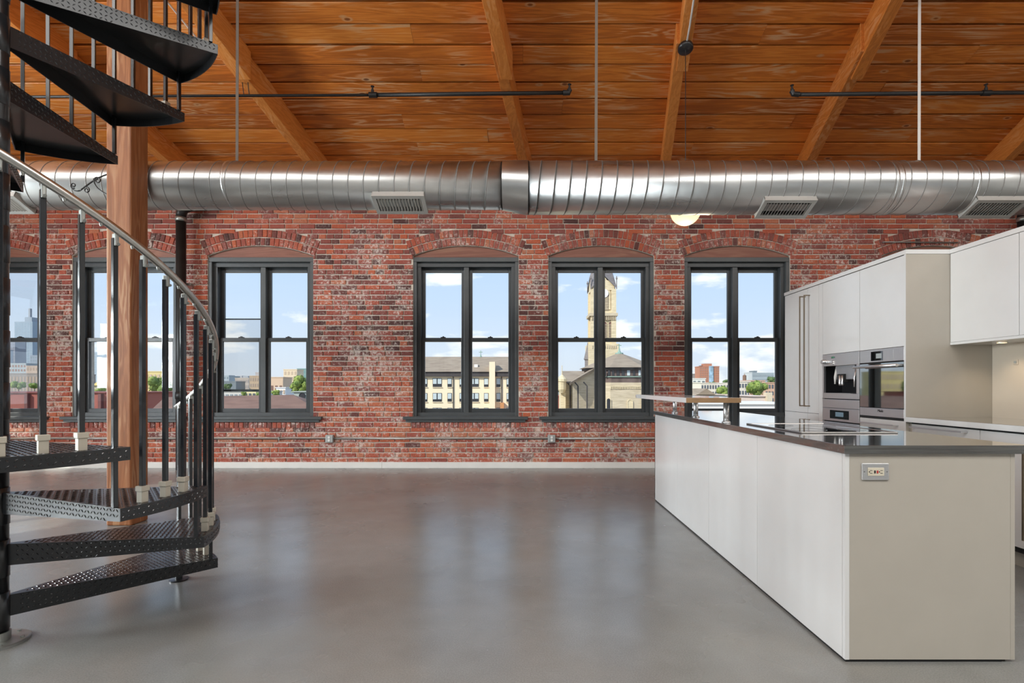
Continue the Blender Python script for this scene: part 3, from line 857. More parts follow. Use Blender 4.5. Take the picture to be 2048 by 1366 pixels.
for px, mt, lab, dp in ((474, STRAPD, 'brown metal duct hanger strap nearest the spiral stair', DR1 + .02), (1192, STRAPD, 'grey brown metal duct hanger strap right of the reducer', DR2), (1838, STRAPL, 'pale metal duct hanger strap above the kitchen cabinets', DR2)):
    x = dx(px); z0 = DZ + dp - .004; z1 = zc(DY) + .04
    s = empty('duct_hanger', (x, DY, z0), lab, 'strap', 'duct hanger straps')
    MB().add([(x - .013, DY - .002, z0), (x + .013, DY - .002, z0), (x + .013, DY + .002, z0), (x - .013, DY + .002, z0), (x - .008, DY - .002, z1), (x + .018, DY - .002, z1), (x + .018, DY + .002, z1), (x - .008, DY + .002, z1)],
             [(0,3,2,1),(4,5,6,7),(0,1,5,4),(1,2,6,5),(2,3,7,6),(3,0,4,7)]).build('strap', mt, s)
    MB().box(x - .03, x + .03, DY - .016, DY + .016, z0, z0 + .007).build('clip', GALV, s)

# ------------------------------------------------------------------ sprinkler pipes
SY_ = 5.60
def sxp(px): return (px - VX) / F * SY_
def szp(py): return H + (VY - py) / F * SY_
def head(mb, x, z):
    mb.lathe([(.016, .0), (.016, .03), (.010, .035), (.010, .06), (.020, .064), (.020, .068)], (x, SY_, z + .015), 10)
p1 = empty('sprinkler_pipe', (sxp(700), SY_, szp(190)), 'long black sprinkler pipe under the left roof beams', 'pipe', 'sprinkler pipes')
MB().tube([(sxp(-400), SY_, szp(196)), (sxp(745), SY_, szp(190))], .0145, 10).build('thin_pipe', IRON, p1, smooth=True)
MB().tube([(sxp(745), SY_, szp(190)), (sxp(1134), SY_, szp(185.5))], .021, 10).build('thick_pipe', IRON, p1, smooth=True)
m = MB().tube([(sxp(738), SY_, szp(190)), (sxp(754), SY_, szp(190))], .029, 12); head(m, sxp(745), szp(190) + .01); m.build('tee_and_head', IRON, p1)
m = MB().tube([(sxp(1126), SY_, szp(185.6)), (sxp(1138), SY_, szp(185.4)), (sxp(1139), SY_, szp(180))], .027, 12); head(m, sxp(1139), szp(184)); m.build('elbow_and_head', IRON, p1)
m = MB()
for px in (488, 499): m.tube([(sxp(px), SY_, szp(194)), (sxp(px - 6), SY_, szp(140))], .004, 6)
m.build('hanger_rod', IRON, p1)
p2 = empty('sprinkler_pipe', (sxp(1800), SY_, szp(186)), 'shorter black sprinkler pipe above the kitchen', 'pipe', 'sprinkler pipes')
MB().tube([(sxp(1590), SY_, szp(189)), (sxp(2330), SY_, szp(183))], .021, 10).build('pipe', IRON, p2, smooth=True)
m = MB().tube([(sxp(1598), SY_, szp(189)), (sxp(1586), SY_, szp(188)), (sxp(1584), SY_, szp(182))], .027, 12); head(m, sxp(1584), szp(186)); m.build('elbow_and_head', IRON, p2)
m = MB().tube([(sxp(1964), SY_, szp(186)), (sxp(1981), SY_, szp(186))], .029, 12); head(m, sxp(1972), szp(186) + .01); m.build('tee_and_head', IRON, p2)

# ------------------------------------------------------------------ globe pendant
GY = 5.27; gx = (1371 - VX) / F * GY
gz = H + (VY - 421) / F * GY
pen = empty('globe_pendant', (gx, GY, gz), 'round cream glass globe pendant lamp hanging behind the duct', 'lamp')
cz = H + (VY - 97) / F * GY
GLOBE = M('opal_globe', (.9, .8, .55), .2, emit=((1.0, .82, .46), .82))
import bmesh
bm = bmesh.new(); bmesh.ops.create_uvsphere(bm, u_segments=40, v_segments=24, radius=.150)
me = bpy.data.meshes.new('globe'); bm.to_mesh(me); bm.free(); me.materials.append(GLOBE)
for p in me.polygons: p.use_smooth = True
go = bpy.data.objects.new('globe', me); COL.objects.link(go); go.parent = pen
MB().lathe([(.05, .138), (.05, .168), (.02, .185)], (gx, GY, gz), 20).build('cap', BLACK, pen, smooth=True)
MB().tube([(gx, GY, gz + .18), (gx, GY, cz)], .004, 6).build('cord', BLACK, pen)
ca = MB().lathe([(.0, -.018), (.066, -.018), (.076, -.008), (.076, .022)], (0, 0, 0), 32)
cob = ca.build('canopy', BLACK, smooth=True); cob.parent = pen; cob.location = (0, 0, cz - gz); cob.rotation_euler = (-R(17), 0, 0)
ct = MB()
x1 = gx - SK * 2.2 + .03
ct.tube([(gx + .005, GY, cz + .02), (gx - SK * .2 + .012, GY - .2, zc(GY - .2) - .215), (x1, GY - 2.2, zc(GY - 2.2) - .217)], .009, 8).build('conduit', STRAPL, pen)
lp = bpy.data.lights.new('globe_light', 'POINT'); lp.energy = 4; lp.color = (1, .82, .55); lp.shadow_soft_size = .16
lo = bpy.data.objects.new('globe_light', lp); COL.objects.link(lo); lo.parent = pen; lo.location = (0, 0, -.17)
# second ceiling conduit by the stair
c2 = MB(); yy = 5.45
def cpt(px, py, Y): return ((px - VX) / F * Y, Y, H + (VY - py) / F * Y)
c2 = empty('ceiling_conduit', cpt(405, 93, yy), 'pale electrical conduit along a roof beam behind the upper stair treads', 'conduit')
pa = cpt(408, 93, 5.30); pb = Vector((pa[0] - SK * .66, pa[1] - .66, pa[2] + .312 * .66))
MB().tube([pa, pb], .010, 8).build('tube', STRAPL, c2)
MB().lathe([(.05, -.02), (.06, 0), (.06, .03)], (pa[0] + .02, pa[1], pa[2]), 20).build('fitting', STRAPL, c2)

# ------------------------------------------------------------------ wall services
CZ = H - (877 - VY) / F * D
cw = empty('wall_conduit', (0, D - .03, CZ), 'thin galvanised conduit running low along the brick wall', 'conduit')
CYW = D - .028
MB().tube([(XL + .1, CYW, CZ), (-2.83, CYW, CZ)], .010, 8).build('tube', GALV, cw, smooth=True)
MB().tube([(-2.72, CYW, CZ), (.37, CYW, CZ)], .010, 8).build('tube', GALV, cw, smooth=True)
MB().tube([(.48, CYW, CZ), (5.0, CYW, CZ)], .010, 8).build('tube', GALV, cw, smooth=True)
for px in (1011, 1228, 560):
    x = (px - VX) / F * D
    MB().box(x - .006, x + .006, CYW - .013, D - .002, CZ - .022, CZ + .022).build('strap', GALV, cw)
for px, lab in ((661, 'grey metal outlet box on the brick pier left of the middle windows'), (1103, 'grey metal outlet box on the brick below the church view window')):
    x = (px - VX) / F * D
    b = empty('outlet_box', (x, D - .03, CZ - .055), lab, 'outlet', 'wall outlet boxes')
    MB().box(x - .055, x + .055, D - .055, D - .002, CZ - .055, CZ + .055).build('box', BOXG, b, bevel=.006)
    MB().box(x - .048, x + .048, D - .060, D - .055, CZ - .048, CZ + .048).build('cover', BOXG, b, bevel=.003)
    for s in (-1, 1):
        MB().lathe([(.017, -.066), (.017, -.058)], (x, D, CZ + s * .021), 16, 1).build('socket', TRIMW, b)
# cast iron drain pipes
for px, lab in ((362, 'black cast iron drain pipe behind the stair handrail'), (2046, 'black cast iron pipe at the right end of the brick wall')):
    Yp = D - .16; x = (px - VX) / F * Yp; zt = H + (VY - 432) / F * Yp
    d = empty('drain_pipe', (x, Yp, 0), lab, 'pipe', 'cast iron drain pipes')
    MB().tube([(x, Yp, 0), (x, Yp, zt)], .064, 20).build('riser', IRON, d, smooth=True)
    MB().tube([(x, Yp, zt - .01), (x + .01, Yp, zt + .06), (x + .06, Yp, zt + .11), (x + .14, Yp, zt + .13), (x + .5, Yp, zt + .15)], .066, 20).build('elbow', IRON, d, smooth=True)
    MB().lathe([(.073, zt - .08), (.073, zt - .02)], (x, Yp, 0), 20).build('coupling', GALV, d, smooth=True)
    MB().lathe([(.072, 1.0), (.074, 1.05), (.072, 1.1)], (x, Yp, 0), 20).build('coupling', IRON, d, smooth=True)
    MB().box(x - .1, x + .1, Yp - .004 + .064, D - .035, 2.62, 2.65).build('pipe_clamp', GALV, d)
hx0, hx1 = (1764 - VX) / F * D, (1912 - VX) / F * D; hz = H + (VY - 485) / F * D
hc = empty('wall_conduit', (hx0, D - .03, hz), 'short grey conduit on the brick arch above the tall cabinets', 'conduit')
MB().tube([(hx0, D - .003, hz), (hx0 + .01, D - .03, hz), (hx1, D - .03, hz - .01)], .010, 8).build('tube', GALV, hc, smooth=True)

# ------------------------------------------------------------------ kitchen island
IX0, IX1, IY0, IY1, CT = 1.372, 2.093, 2.219, 5.40, .923
isl = empty('kitchen_island', ((IX0 + IX1) / 2, (IY0 + IY1) / 2, 0), 'white kitchen island with flat side panels and shade-toned end', 'island')
MB().box(IX0 + .021, IX1 - .021, IY0 + .021, IY1 - .021, .0, CT - .037).build('carcass', GAP, isl)
sm = [IY0 + .020, 3.05, 3.84, 4.62, IY1]
for a, b in zip(sm[:-1], sm[1:]):
    MB().box(IX0, IX0 + .02, a + .0015, b - .0015, .012, CT - .037).build('side_panel', WHITE, isl, bevel=.001)
    f = MB().box(IX1 - .02, IX1, a + .0015, b - .0015, .10, CT - .05).build('door_front', WHITE, isl, bevel=.001)
    MB().tube([(IX1 + .035, a + .12, .80), (IX1 + .035, b - .12, .80)], .006, 8).box(IX1, IX1 + .035, a + .12, a + .132, .794, .806).box(IX1, IX1 + .035, b - .132, b - .12, .794, .806).build('handle', STEEL, f)
MB().box(IX0, IX0 + .018, IY0, IY0 + .0185, .012, CT - .037).build('edge_strip', WHITE, isl)
MB().box(IX0 + .0185, IX1 - .0185, IY0, IY0 + .02, .012, CT - .037).build('end_panel', SHADED_WHITE, isl, bevel=.001)
MB().box(IX1 - .018, IX1, IY0, IY0 + .0185, .012, CT - .037).build('edge_strip', SHADED_WHITE, isl)
MB().box(IX0, IX1, IY1 - .02, IY1, .012, CT - .037).build('end_panel', WHITE, isl, bevel=.001)
MB().box(IX0 + .006, IX1 - .05, IY0 + .006, IY1 - .006, 0, .012).build('plinth', GAP, isl)
ic = MB().box(IX0 - .010, 2.150, IY0 - .012, IY1 + .02, CT - .036, CT).build('countertop', COUNTER, bevel=.0015)
tag(ic, 'long dark oak grained worktop of the kitchen island', 'worktop')
# outlet on the end panel
ox_, oz_ = (1749.5 - VX) / 471, H - (943 - VY) / 471
ou = empty('island_outlet', (ox_, IY0, oz_), 'steel plate double socket on the shade-toned island end', 'outlet')
MB().box(ox_ - .057, ox_ + .057, IY0 - .006, IY0, oz_ - .036, oz_ + .036).build('plate', STEEL, ou, bevel=.003)
MB().box(ox_ - .034, ox_ + .034, IY0 - .010, IY0 - .006, oz_ - .017, oz_ + .017).build('socket', CREAM, ou, bevel=.001)
m = MB()
for s in (-1, 1):
    m.box(ox_ + s * .022 - .005, ox_ + s * .022 + .005, IY0 - .0108, IY0 - .0099, oz_ + .005, oz_ + .0068)
    m.box(ox_ + s * .022 - .005, ox_ + s * .022 + .005, IY0 - .0108, IY0 - .0099, oz_ - .0068, oz_ - .005)
    m.lathe([(.0025, -.0108), (.0025, -.0098)], (ox_ + s * .029 * (1 if s < 0 else .45), IY0, oz_), 8, 1)
m.build('slots', GAP, ou)
MB().box(ox_ - .009, ox_ - .003, IY0 - .0115, IY0 - .0099, oz_ - .006, oz_ + .006).build('test_button', BLACK, ou)
MB().box(ox_ + .002, ox_ + .008, IY0 - .0115, IY0 - .0099, oz_ - .006, oz_ + .006).build('reset_button', RED, ou)
for s in (-1, 1): MB().lathe([(.003, -.0072), (.003, -.0058)], (ox_ + s * .048, IY0, oz_), 8, 1).build('screw', GALV, ou)
# raised bar shelf on steel posts
BARX0, BARX1, BARY0, BARY1 = 1.10, 1.468, 3.50, 5.02
EDGEW = M('tan_shelf_edge', (.33, .20, .10), .4, var=.1, scale=20)
SHELF = M('white_shelf', (.74, .74, .74), .12, var=.02, coat=.4)
rs = empty('bar_shelf', (1.43, 4.3, CT), 'white raised bar shelf with tan front edge on three steel posts', 'shelf')
MB().box(BARX0, BARX1, BARY0 + .003, BARY1, 1.064, 1.098).build('board', SHELF, rs, bevel=.001)
MB().box(BARX0, BARX1, BARY0, BARY0 + .003, 1.064, 1.0975).build('front_edge', EDGEW, rs)
MB().box(BARX0 - .006, BARX0 + .05, BARY1, BARY1 + .012, 1.066, 1.096).build('end_cap', STEEL, rs)
for y, x in ((3.60, 1.362 + .045), (4.27, 1.42), (4.93, 1.442)):
    p = MB().lathe([(.019, CT + .012), (.019, 1.064)], (x, y, 0), 20).build('post', STEELV, rs, smooth=True)
    MB().lathe([(.029, CT), (.029, CT + .006), (.020, CT + .014)], (x, y, 0), 20).build('flange', STEELV, p, smooth=True)
# cooktop
ck = empty('cooktop', (1.74, 3.1, CT), 'black glass cooktop with steel frame set in island worktop', 'cooktop')
k0, k1, k2, k3 = 1.48, 1.995, 2.77, 3.45
MB().box(k0 + .012, k1 - .012, k2 + .012, k3 - .012, CT, CT + .006).build('glass', BLACKGLASS, ck)
fr = MB(); b = .014
fr.box(k0, k1, k2, k2 + b, CT, CT + .0085).box(k0, k1, k3 - b, k3, CT, CT + .0085).box(k0, k0 + b, k2 + b, k3 - b, CT, CT + .0085).box(k1 - b, k1, k2 + b, k3 - b, CT, CT + .0085)
fr.build('frame', steel_mat('dark_steel', (.42, .40, .38), .3), ck, bevel=.003)
RING = M('printed_ring', (.09, .09, .09), .1)
for x, y, r in ((1.62, 2.95, .09), (1.86, 2.95, .07), (1.62, 3.27, .07), (1.86, 3.27, .09)):
    MB().tube([(x + r * math.cos(a), y + r * math.sin(a), CT + .006) for a in [2 * math.pi * i / 36 for i in range(36)]], .0008, 4, closed=True).build('heat_zone', RING, ck)

# ------------------------------------------------------------------ tall kitchen units
KX, KB = 3.17, 3.885            # front plane, wall plane
TY0, TY1, TY2, TY3 = 4.31, 4.905, 5.51, 6.30
KT = 2.262
kw = MB().box(KB + .022, KB + .14, 1.2, TY3, 0, 2.30).build('wall_kitchen', PLASTER)
tag(kw, 'low partition wall behind the kitchen units', kind='structure')
def rbox(x0, x1, y0, y1, z0, z1): return MB().box(x0, x1, y0, y1, z0, z1)
tp = rbox(KX - .006, KB, TY0 - .004, TY3 + .01, KT + .006, KT + .042).build('cabinet_top_panel', WHITE, bevel=.001)
tag(tp, 'thin white top panel over the tall cabinets', 'panel')
def dpull(par, y, z0, z1, x=KX, off=.058):
    m = MB(); m.box(x - off - .010, x - off, y - .006, y + .006, z0, z1)
    m.box(x - off, x, y - .006, y + .006, z0, z0 + .012); m.box(x - off, x, y - .006, y + .006, z1 - .012, z1)
    return m.build('handle', BRONZE, par, bevel=.001)
def hpull(par, y0, y1, z, x=KX, off=.038):
    m = MB(); m.box(x - off - .010, x - off, y0, y1, z - .006, z + .006)
    m.box(x - off, x, y0 + .0, y0 + .014, z - .005, z + .005); m.box(x - off, x, y1 - .014, y1, z - .005, z + .005)
    return m.build('handle', STEEL, par, bevel=.001)
g = .0026
# fridge column
fr_ = empty('fridge_cabinet', ((KX + KB) / 2, (TY2 + TY3) / 2, 0), 'tall white built-in fridge cabinet with two long bronze handles', 'cabinet')
rbox(KX + .022, KB, TY2 + .002, TY3, .0, KT).build('carcass', GAP, fr_)
ymid = 5.80
for a, b, hy in ((TY2 + .07, ymid, ymid - .045), (ymid, TY3, ymid + .045)):
    d1 = rbox(KX, KX + .02, a + g, b - g, .885, KT).build('door', WHITE, fr_, bevel=.001); dpull(d1, hy, .955, 2.185)
    d2 = rbox(KX, KX + .02, a + g, b - g, .10, .881).build('door', WHITE, fr_, bevel=.001); dpull(d2, hy, .20, .815)
rbox(KX, KX + .02, TY2 + .002, TY2 + .07 - g, .10, KT).build('filler', WHITE, fr_, bevel=.001)
rbox(KX + .06, KX + .075, TY2, TY3, 0, .10).build('toe_kick', SHADED_WHITE, fr_)
# coffee column
cc = empty('coffee_cabinet', ((KX + KB) / 2, (TY1 + TY2) / 2, 0), 'tall white cabinet holding the coffee machine and speed oven', 'cabinet')
rbox(KX + .30, KB, TY1 + .002, TY2, .0, KT).build('carcass', GAP, cc)
rbox(KX + .022, KB, TY1 + .002, TY2, 1.52, KT).build('carcass', GAP, cc)
rbox(KX, KX + .02, TY1 + g, TY2 - g, 1.510, KT).build('door', WHITE, cc, bevel=.001)
dr_ = rbox(KX, KX + .02, TY1 + g, TY2 - g, .10, .455).build('drawer', WHITE, cc, bevel=.001); hpull(dr_, TY1 + .1, TY2 - .1, .40)
rbox(KX + .06, KX + .075, TY1, TY2, 0, .10).build('toe_kick', SHADED_WHITE, cc)
# oven column
oc = empty('oven_cabinet', ((KX + KB) / 2, (TY0 + TY1) / 2, 0), 'tall white cabinet holding the wall oven beside the worktop', 'cabinet')
rbox(KX + .30, KB, TY0 + .02, TY1, .0, KT).build('carcass', GAP, oc)
rbox(KX + .022, KB, TY0 + .02, TY1, 1.52, KT).build('carcass', GAP, oc)
rbox(KX - .004, KB, TY0, TY0 + .0195, .0, KT + .005).build('side_panel', SHADED_WHITE, oc, bevel=.001)
rbox(KX - .0045, KX - .004, TY0, TY0 + .0195, .0, KT + .005).build('panel_edge', WHITE, oc)
rbox(KX, KX + .02, TY0 + .021 + g, TY1 - g, 1.510, KT).build('door', WHITE, oc, bevel=.001)
d_ = rbox(KX, KX + .02, TY0 + .021 + g, TY1 - g, .50, .885).build('drawer', WHITE, oc, bevel=.001); hpull(d_, TY0 + .09, TY1 - .03, .845)
d_ = rbox(KX, KX + .02, TY0 + .021 + g, TY1 - g, .10, .497).build('drawer', WHITE, oc, bevel=.001); hpull(d_, TY0 + .09, TY1 - .03, .45)
rbox(KX + .06, KX + .075, TY0, TY1, 0, .10).build('toe_kick', SHADED_WHITE, oc)
# coffee machine
y0, y1 = TY1 + .004, TY2 - .004; YW = y1 - y0
cm = empty('coffee_machine', (KX + .1, (y0 + y1) / 2, 1.052), 'built-in stainless steel coffee machine with a dark niche', 'coffee machine')
def yv(f): return y1 - f * YW        # fraction from the far (left) edge
rbox(KX - .002, KX + .02, y0, y1, 1.385, 1.507).build('control_panel', STEEL, cm, bevel=.002)
rbox(KX - .002, KX + .02, y0, y1, 1.052, 1.105).build('lower_panel', STEEL, cm, bevel=.002)
for a, b in ((0, .035), (.93, 1)):
    rbox(KX - .002, KX + .02, yv(b), yv(a), 1.105, 1.385).build('side_trim', STEELV, cm, bevel=.001)
nb = MB(); nb.box(KX + .20, KX + .205, y0, y1, 1.05, 1.507); nb.box(KX + .02, KX + .20, y0, y0 + .004, 1.105, 1.385); nb.box(KX + .02, KX + .20, y1 - .004, y1, 1.105, 1.385); nb.box(KX + .02, KX + .20, y0, y1, 1.09, 1.105); nb.box(KX + .02, KX + .20, y0, y1, 1.385, 1.40)
nb.build('niche', M('dark_niche', (.02, .02, .022), .35), cm)
rbox(KX + .03, KX + .2, yv(.80), yv(.30), 1.245, 1.39).build('brew_unit', M('silver_plastic', (.35, .36, .38), .35, .3), cm, bevel=.006)
rbox(KX + .005, KX + .06, yv(.58), yv(.40), 1.215, 1.30).build('spout_block', GAP, cm, bevel=.004)
for f in (.47, .54):
    MB().lathe([(.010, 1.185), (.013, 1.20), (.013, 1.285)], (KX + .01, yv(f), 0), 14).build('spout', STEELV, cm, smooth=True)
MB().tube([(KX + .06, yv(.28), 1.38), (KX + .02, yv(.31), 1.27), (KX + .015, yv(.32), 1.20)], [.02, .013, .008], 10).build('milk_lance', TRIMW, cm, smooth=True)
MB().tube([(KX + .03, yv(.87), 1.36), (KX + .0, yv(.88), 1.26), (KX + .0, yv(.88), 1.17)], [.012, .009, .009], 10).build('steam_wand', STEELV, cm, smooth=True)
MB().lathe([(.022, -.045), (.024, -.01), (.024, 0)], (KX - .002, yv(.10), 1.43), 20, 0).build('knob', STEELV, cm, smooth=True)
rbox(KX - .003, KX, yv(.36), yv(.26), 1.462, 1.480).build('display', BLACKGLASS, cm)
m = MB()
for f in (.275, .30, .325): m.box(KX - .0036, KX - .003, yv(f + .015), yv(f), 1.465, 1.477)
m.build('digits', DIGIT, cm)
for z in (1.425, 1.407): MB().lathe([(.012, -.010), (.013, 0)], (KX - .002, yv(.31), z), 14, 0).build('button', STEELV, cm)
rbox(KX - .01, KX + .19, yv(.80), yv(.06), 1.102, 1.109).build('drip_tray', STEEL, cm, bevel=.001)
# speed oven below
so_ = empty('speed_oven', (KX + .1, (y0 + y1) / 2, .46), 'stainless speed oven with blue display under the coffee machine', 'oven')
rbox(KX - .002, KX + .02, y0, y1, .958, 1.045).build('top_panel', STEEL, so_, bevel=.002)
rbox(KX - .002, KX + .02, y0, y1, .826, .955).build('control_panel', STEEL, so_, bevel=.002)
rbox(KX - .0035, KX, yv(.74), yv(.22), .850, .935).build('display_glass', BLACKGLASS, so_)
rbox(KX - .0042, KX - .0035, yv(.60), yv(.38), .873, .918).build('display', DISPLAY, so_)
rbox(KX - .002, KX + .02, y0, y1, .46, .815).build('door', STEEL, so_, bevel=.002)
rbox(KX + .02, KX + .25, y0, y1, .46, 1.045).build('body', GAP, so_)
m = MB().tube([(KX - .055, y0 + .01, .795), (KX - .055, y1 - .01, .795)], .012, 12); m.box(KX - .055, KX, y0 + .02, y0 + .04, .787, .803).box(KX - .055, KX, y1 - .04, y1 - .02, .787, .803); m.build('handle', STEEL, so_, smooth=True)
# wall oven
y0, y1 = TY0 + .024, TY1 - .004; YW = y1 - y0
wo = empty('wall_oven', (KX + .1, (y0 + y1) / 2, .89), 'stainless steel wall oven with mirror-like black glass door', 'oven')
rbox(KX - .002, KX + .02, y0, y1, 1.392, 1.507).build('control_panel', STEEL, wo, bevel=.002)
rbox(KX - .0035, KX, yv(.55), yv(.28), 1.405, 1.488).build('display_glass', BLACKGLASS, wo)
rbox(KX - .0042, KX - .0035, yv(.53), yv(.40), 1.425, 1.468).build('display', M('grey_display', (.25, .28, .28), .2, emit=((.5, .55, .55), .2)), wo)
rbox(KX - .0032, KX, yv(.78), yv(.56), 1.405, 1.488).build('touch_panel', STEELV, wo)
OVGLASS = M('oven_door_glass', (.40, .42, .42), .03, 1.0)
rbox(KX - .002, KX + .02, y0, y1, .985, 1.382).build('door_glass', OVGLASS, wo, bevel=.002)
rbox(KX - .002, KX + .02, y0, y1, .908, .982).build('lower_trim', STEEL, wo, bevel=.002)
rbox(KX + .004, KX + .02, y0, y1, .888, .904).build('vent_gap', GAP, wo)
rbox(KX + .02, KX + .28, y0, y1, .888, 1.507).build('body', GAP, wo)
m = MB().tube([(KX - .06, y0 + .0, 1.352), (KX - .06, y1 - .0, 1.352)], .013, 12); m.box(KX - .06, KX, y0 + .015, y0 + .035, 1.344, 1.360).box(KX - .06, KX, y1 - .035, y1 - .015, 1.344, 1.360); m.build('handle', STEEL, wo, smooth=True)
def text(txt, loc, rot, size, mat, parent):
    c = bpy.data.curves.new('lettering', 'FONT'); c.body = txt; c.size = size; c.extrude = .0004; c.align_x = 'CENTER'; c.align_y = 'CENTER'
    o = bpy.data.objects.new('lettering', c); COL.objects.link(o); o.data.materials.append(mat)
    dg = bpy.context.evaluated_depsgraph_get(); me = bpy.data.meshes.new_from_object(o.evaluated_get(dg))
    bpy.data.objects.remove(o, do_unlink=True)
    o = bpy.data.objects.new('lettering', me); COL.objects.link(o); o.parent = parent
    b = BASE[parent.name]; o.location = Vector(loc) - b; o.rotation_euler = rot
    return o
text('Miele', (KX - .0032, (y0 + y1) / 2, .958), (R(90), 0, R(-90)), .034, BLACK, wo)

# ------------------------------------------------------------------ base run and wall cabinets on the right
BF = 3.19
rc = MB().box(3.168, KB, 1.3, TY0 - .002, CT - .040, CT).build('countertop', COUNTER, bevel=.0015)
tag(rc, 'dark oak grained worktop against the beige backsplash', 'worktop')
MB().box(3.160, 3.168, 1.3, TY0 - .002, CT - .040, CT - .001).build('front_edge', M('pale_edge_band', (.72, .72, .71), .2), rc)
cuts = [TY0 - .004, 3.64, 3.02, 2.40, 1.78, 1.3]
BLAB = ['white drawer base cabinet next to the oven cabinet', 'white base cabinet second from the oven, with tall bronze handle', 'white base cabinet third from the oven, outside the photograph', 'white base cabinet fourth from the oven, outside the photograph', 'narrow white end base cabinet, outside the photograph']
for i, (b, a) in enumerate(zip(cuts[:-1], cuts[1:])):
    c = empty('base_cabinet', ((BF + KB) / 2, (a + b) / 2, 0), BLAB[i], 'cabinet', 'base cabinets along the right wall')
    MB().box(BF + .022, KB, a, b, .10, CT - .041).build('carcass', GAP, c)
    MB().box(BF + .06, BF + .075, a, b, 0, .10).build('toe_kick', SHADED_WHITE, c)
    if i == 1:
        d = MB().box(BF, BF + .02, a + g, b - g, .14, CT - .055).build('door', WHITE, c, bevel=.001); dpull(d, 3.26, .21, .765, BF)
    elif i == 0:
        for z0, z1 in ((.70, CT - .055), (.42, .697), (.14, .417)):
            d = MB().box(BF, BF + .02, a + g, b - .03, z0, z1).build('drawer', WHITE, c, bevel=.001); hpull(d, a + .10, b - .06, z1 - .022, BF)
        MB().box(BF + .01, BF + .02, b - .03 + g, b, .14, CT - .055).build('filler', SHADED_WHITE, c)
    else:
        for z0, z1 in ((.70, CT - .055), (.14, .697)):
            d = MB().box(BF, BF + .02, a + g, b - g, z0, z1).build('drawer', WHITE, c, bevel=.001); hpull(d, a + .10, b - .1, z1 - .022, BF)
bk = MB().box(KB - .008, KB - .0005, 1.3, TY0 - .002, CT, 1.516).build('backsplash', SPLASH)
tag(bk, 'plain beige backsplash panel under the upper cabinets', 'backsplash')
sw = empty('wall_switch', (KB - .008, 4.10, 1.365), 'small grey switch on the beige backsplash', 'switch')
MB().box(KB - .014, KB - .008, 4.08, 4.12, 1.345, 1.385).build('plate', SPLASH, sw, bevel=.002)
MB().box(KB - .018, KB - .014, 4.09, 4.11, 1.355, 1.375).build('rocker', BOXG, sw)
UX, UZ0, UZ1 = 3.53, 1.516, KT
ucuts = [TY0 - .002, 3.71, 3.11, 2.51, 1.91, 1.31]
ULAB = ['white upper cabinet next to the tall oven cabinet', 'white upper cabinet second from the oven cabinet', 'white upper cabinet third from the oven, outside the photograph', 'white upper cabinet fourth from the oven, outside the photograph', 'white upper cabinet fifth from the oven, outside the photograph']
for i, (b, a) in enumerate(zip(ucuts[:-1], ucuts[1:])):
    c = empty('upper_cabinet', ((UX + KB) / 2, (a + b) / 2, UZ0), ULAB[i], 'cabinet', 'upper cabinets')
    MB().box(UX + .021, KB - .0005, a, b, UZ0, UZ1 + .005).build('carcass', WHITE, c)
    MB().box(UX, UX + .02, a + g, b - g, UZ0 + .022, UZ1 + .003).build('door', WHITE, c, bevel=.001)
    MB().box(UX, UX + .02, a, b, UZ0, UZ0 + .020).build('light_rail', WHITE, c)
ut = MB().box(UX - .004, KB, 1.31, TY0 - .005, UZ1 + .006, UZ1 + .042).build('cabinet_top_panel', WHITE, bevel=.001)
tag(ut, 'thin white top panel over the upper cabinets', 'panel')
WARM = M('warm_lens', (.9, .7, .4), .3, emit=((1, .72, .35), 2.2))
for i, (y, lab) in enumerate(((4.04, 'round warm recessed light under the first upper cabinet'), (3.41, 'round warm recessed light under the second upper cabinet'), (2.81, 'round warm recessed light under the third upper cabinet'))):
    d = empty('recessed_light', (3.71, y, UZ0), lab, 'light', 'under cabinet lights')
    MB().lathe([(.030, -.004), (.036, -.004), (.036, -.0004)], (3.71, y, UZ0), 24).build('trim_ring', STEEL, d)
    MB().lathe([(.028, -.006), (.030, -.0042)], (3.71, y, UZ0), 24).build('lens', WARM, d)
    l = bpy.data.lights.new('under_cabinet_spot', 'SPOT'); l.energy = 3; l.spot_size = R(125); l.spot_blend = .8; l.color = (1, .78, .52); l.shadow_soft_size = .03
    o = bpy.data.objects.new('under_cabinet_spot', l); COL.objects.link(o); o.parent = d; o.location = (0, 0, -.012)

# ------------------------------------------------------------------ outside
GZ = -14.0
def P(px, py, Y): return ((px - VX) / F * Y, Y, H + (VY - py) / F * Y)
def XX(px, Y): return (px - VX) / F * Y
def ZZ(py, Y): return H + (VY - py) / F * Y
gr = MB().box(-3500, 3500, D + 6, 6000, GZ - 1, GZ).build('ground', M('city_ground', (.24, .24, .20), .95, var=.3, scale=.02))
tag(gr, 'hazy city ground far below the windows', kind='structure')
SLATE = slate_mat('grey_brown_shingle', (.25, .185, .13), (.36, .28, .20), .5)
DKROOF = slate_mat('brown_shingle', (.17, .085, .055), (.26, .14, .095), .6)
STONE = slate_mat('cream_limestone', (.56, .45, .28), (.78, .65, .44), .8)
STONE2 = slate_mat('tan_limestone', (.46, .37, .25), (.64, .53, .38), .8)
WOODB = M('weathered_brown_wood', (.13, .09, .08), .8, var=.3, scale=1)
CREAMW = M('cream_render', (.86, .71, .50), .8, var=.03, scale=.5)
WHITEH = M('white_house', (.80, .76, .70), .8)
DKFASC = M('dark_fascia', (.055, .045, .045), .7)
DKWIN = M('dark_window', (.035, .035, .04), .2)
BLIND = M('pale_blind', (.52, .58, .60), .6)
COPPER = M('green_copper', (.25, .36, .30), .7)
LOUV = M('louvre_brown', (.16, .075, .065), .7)
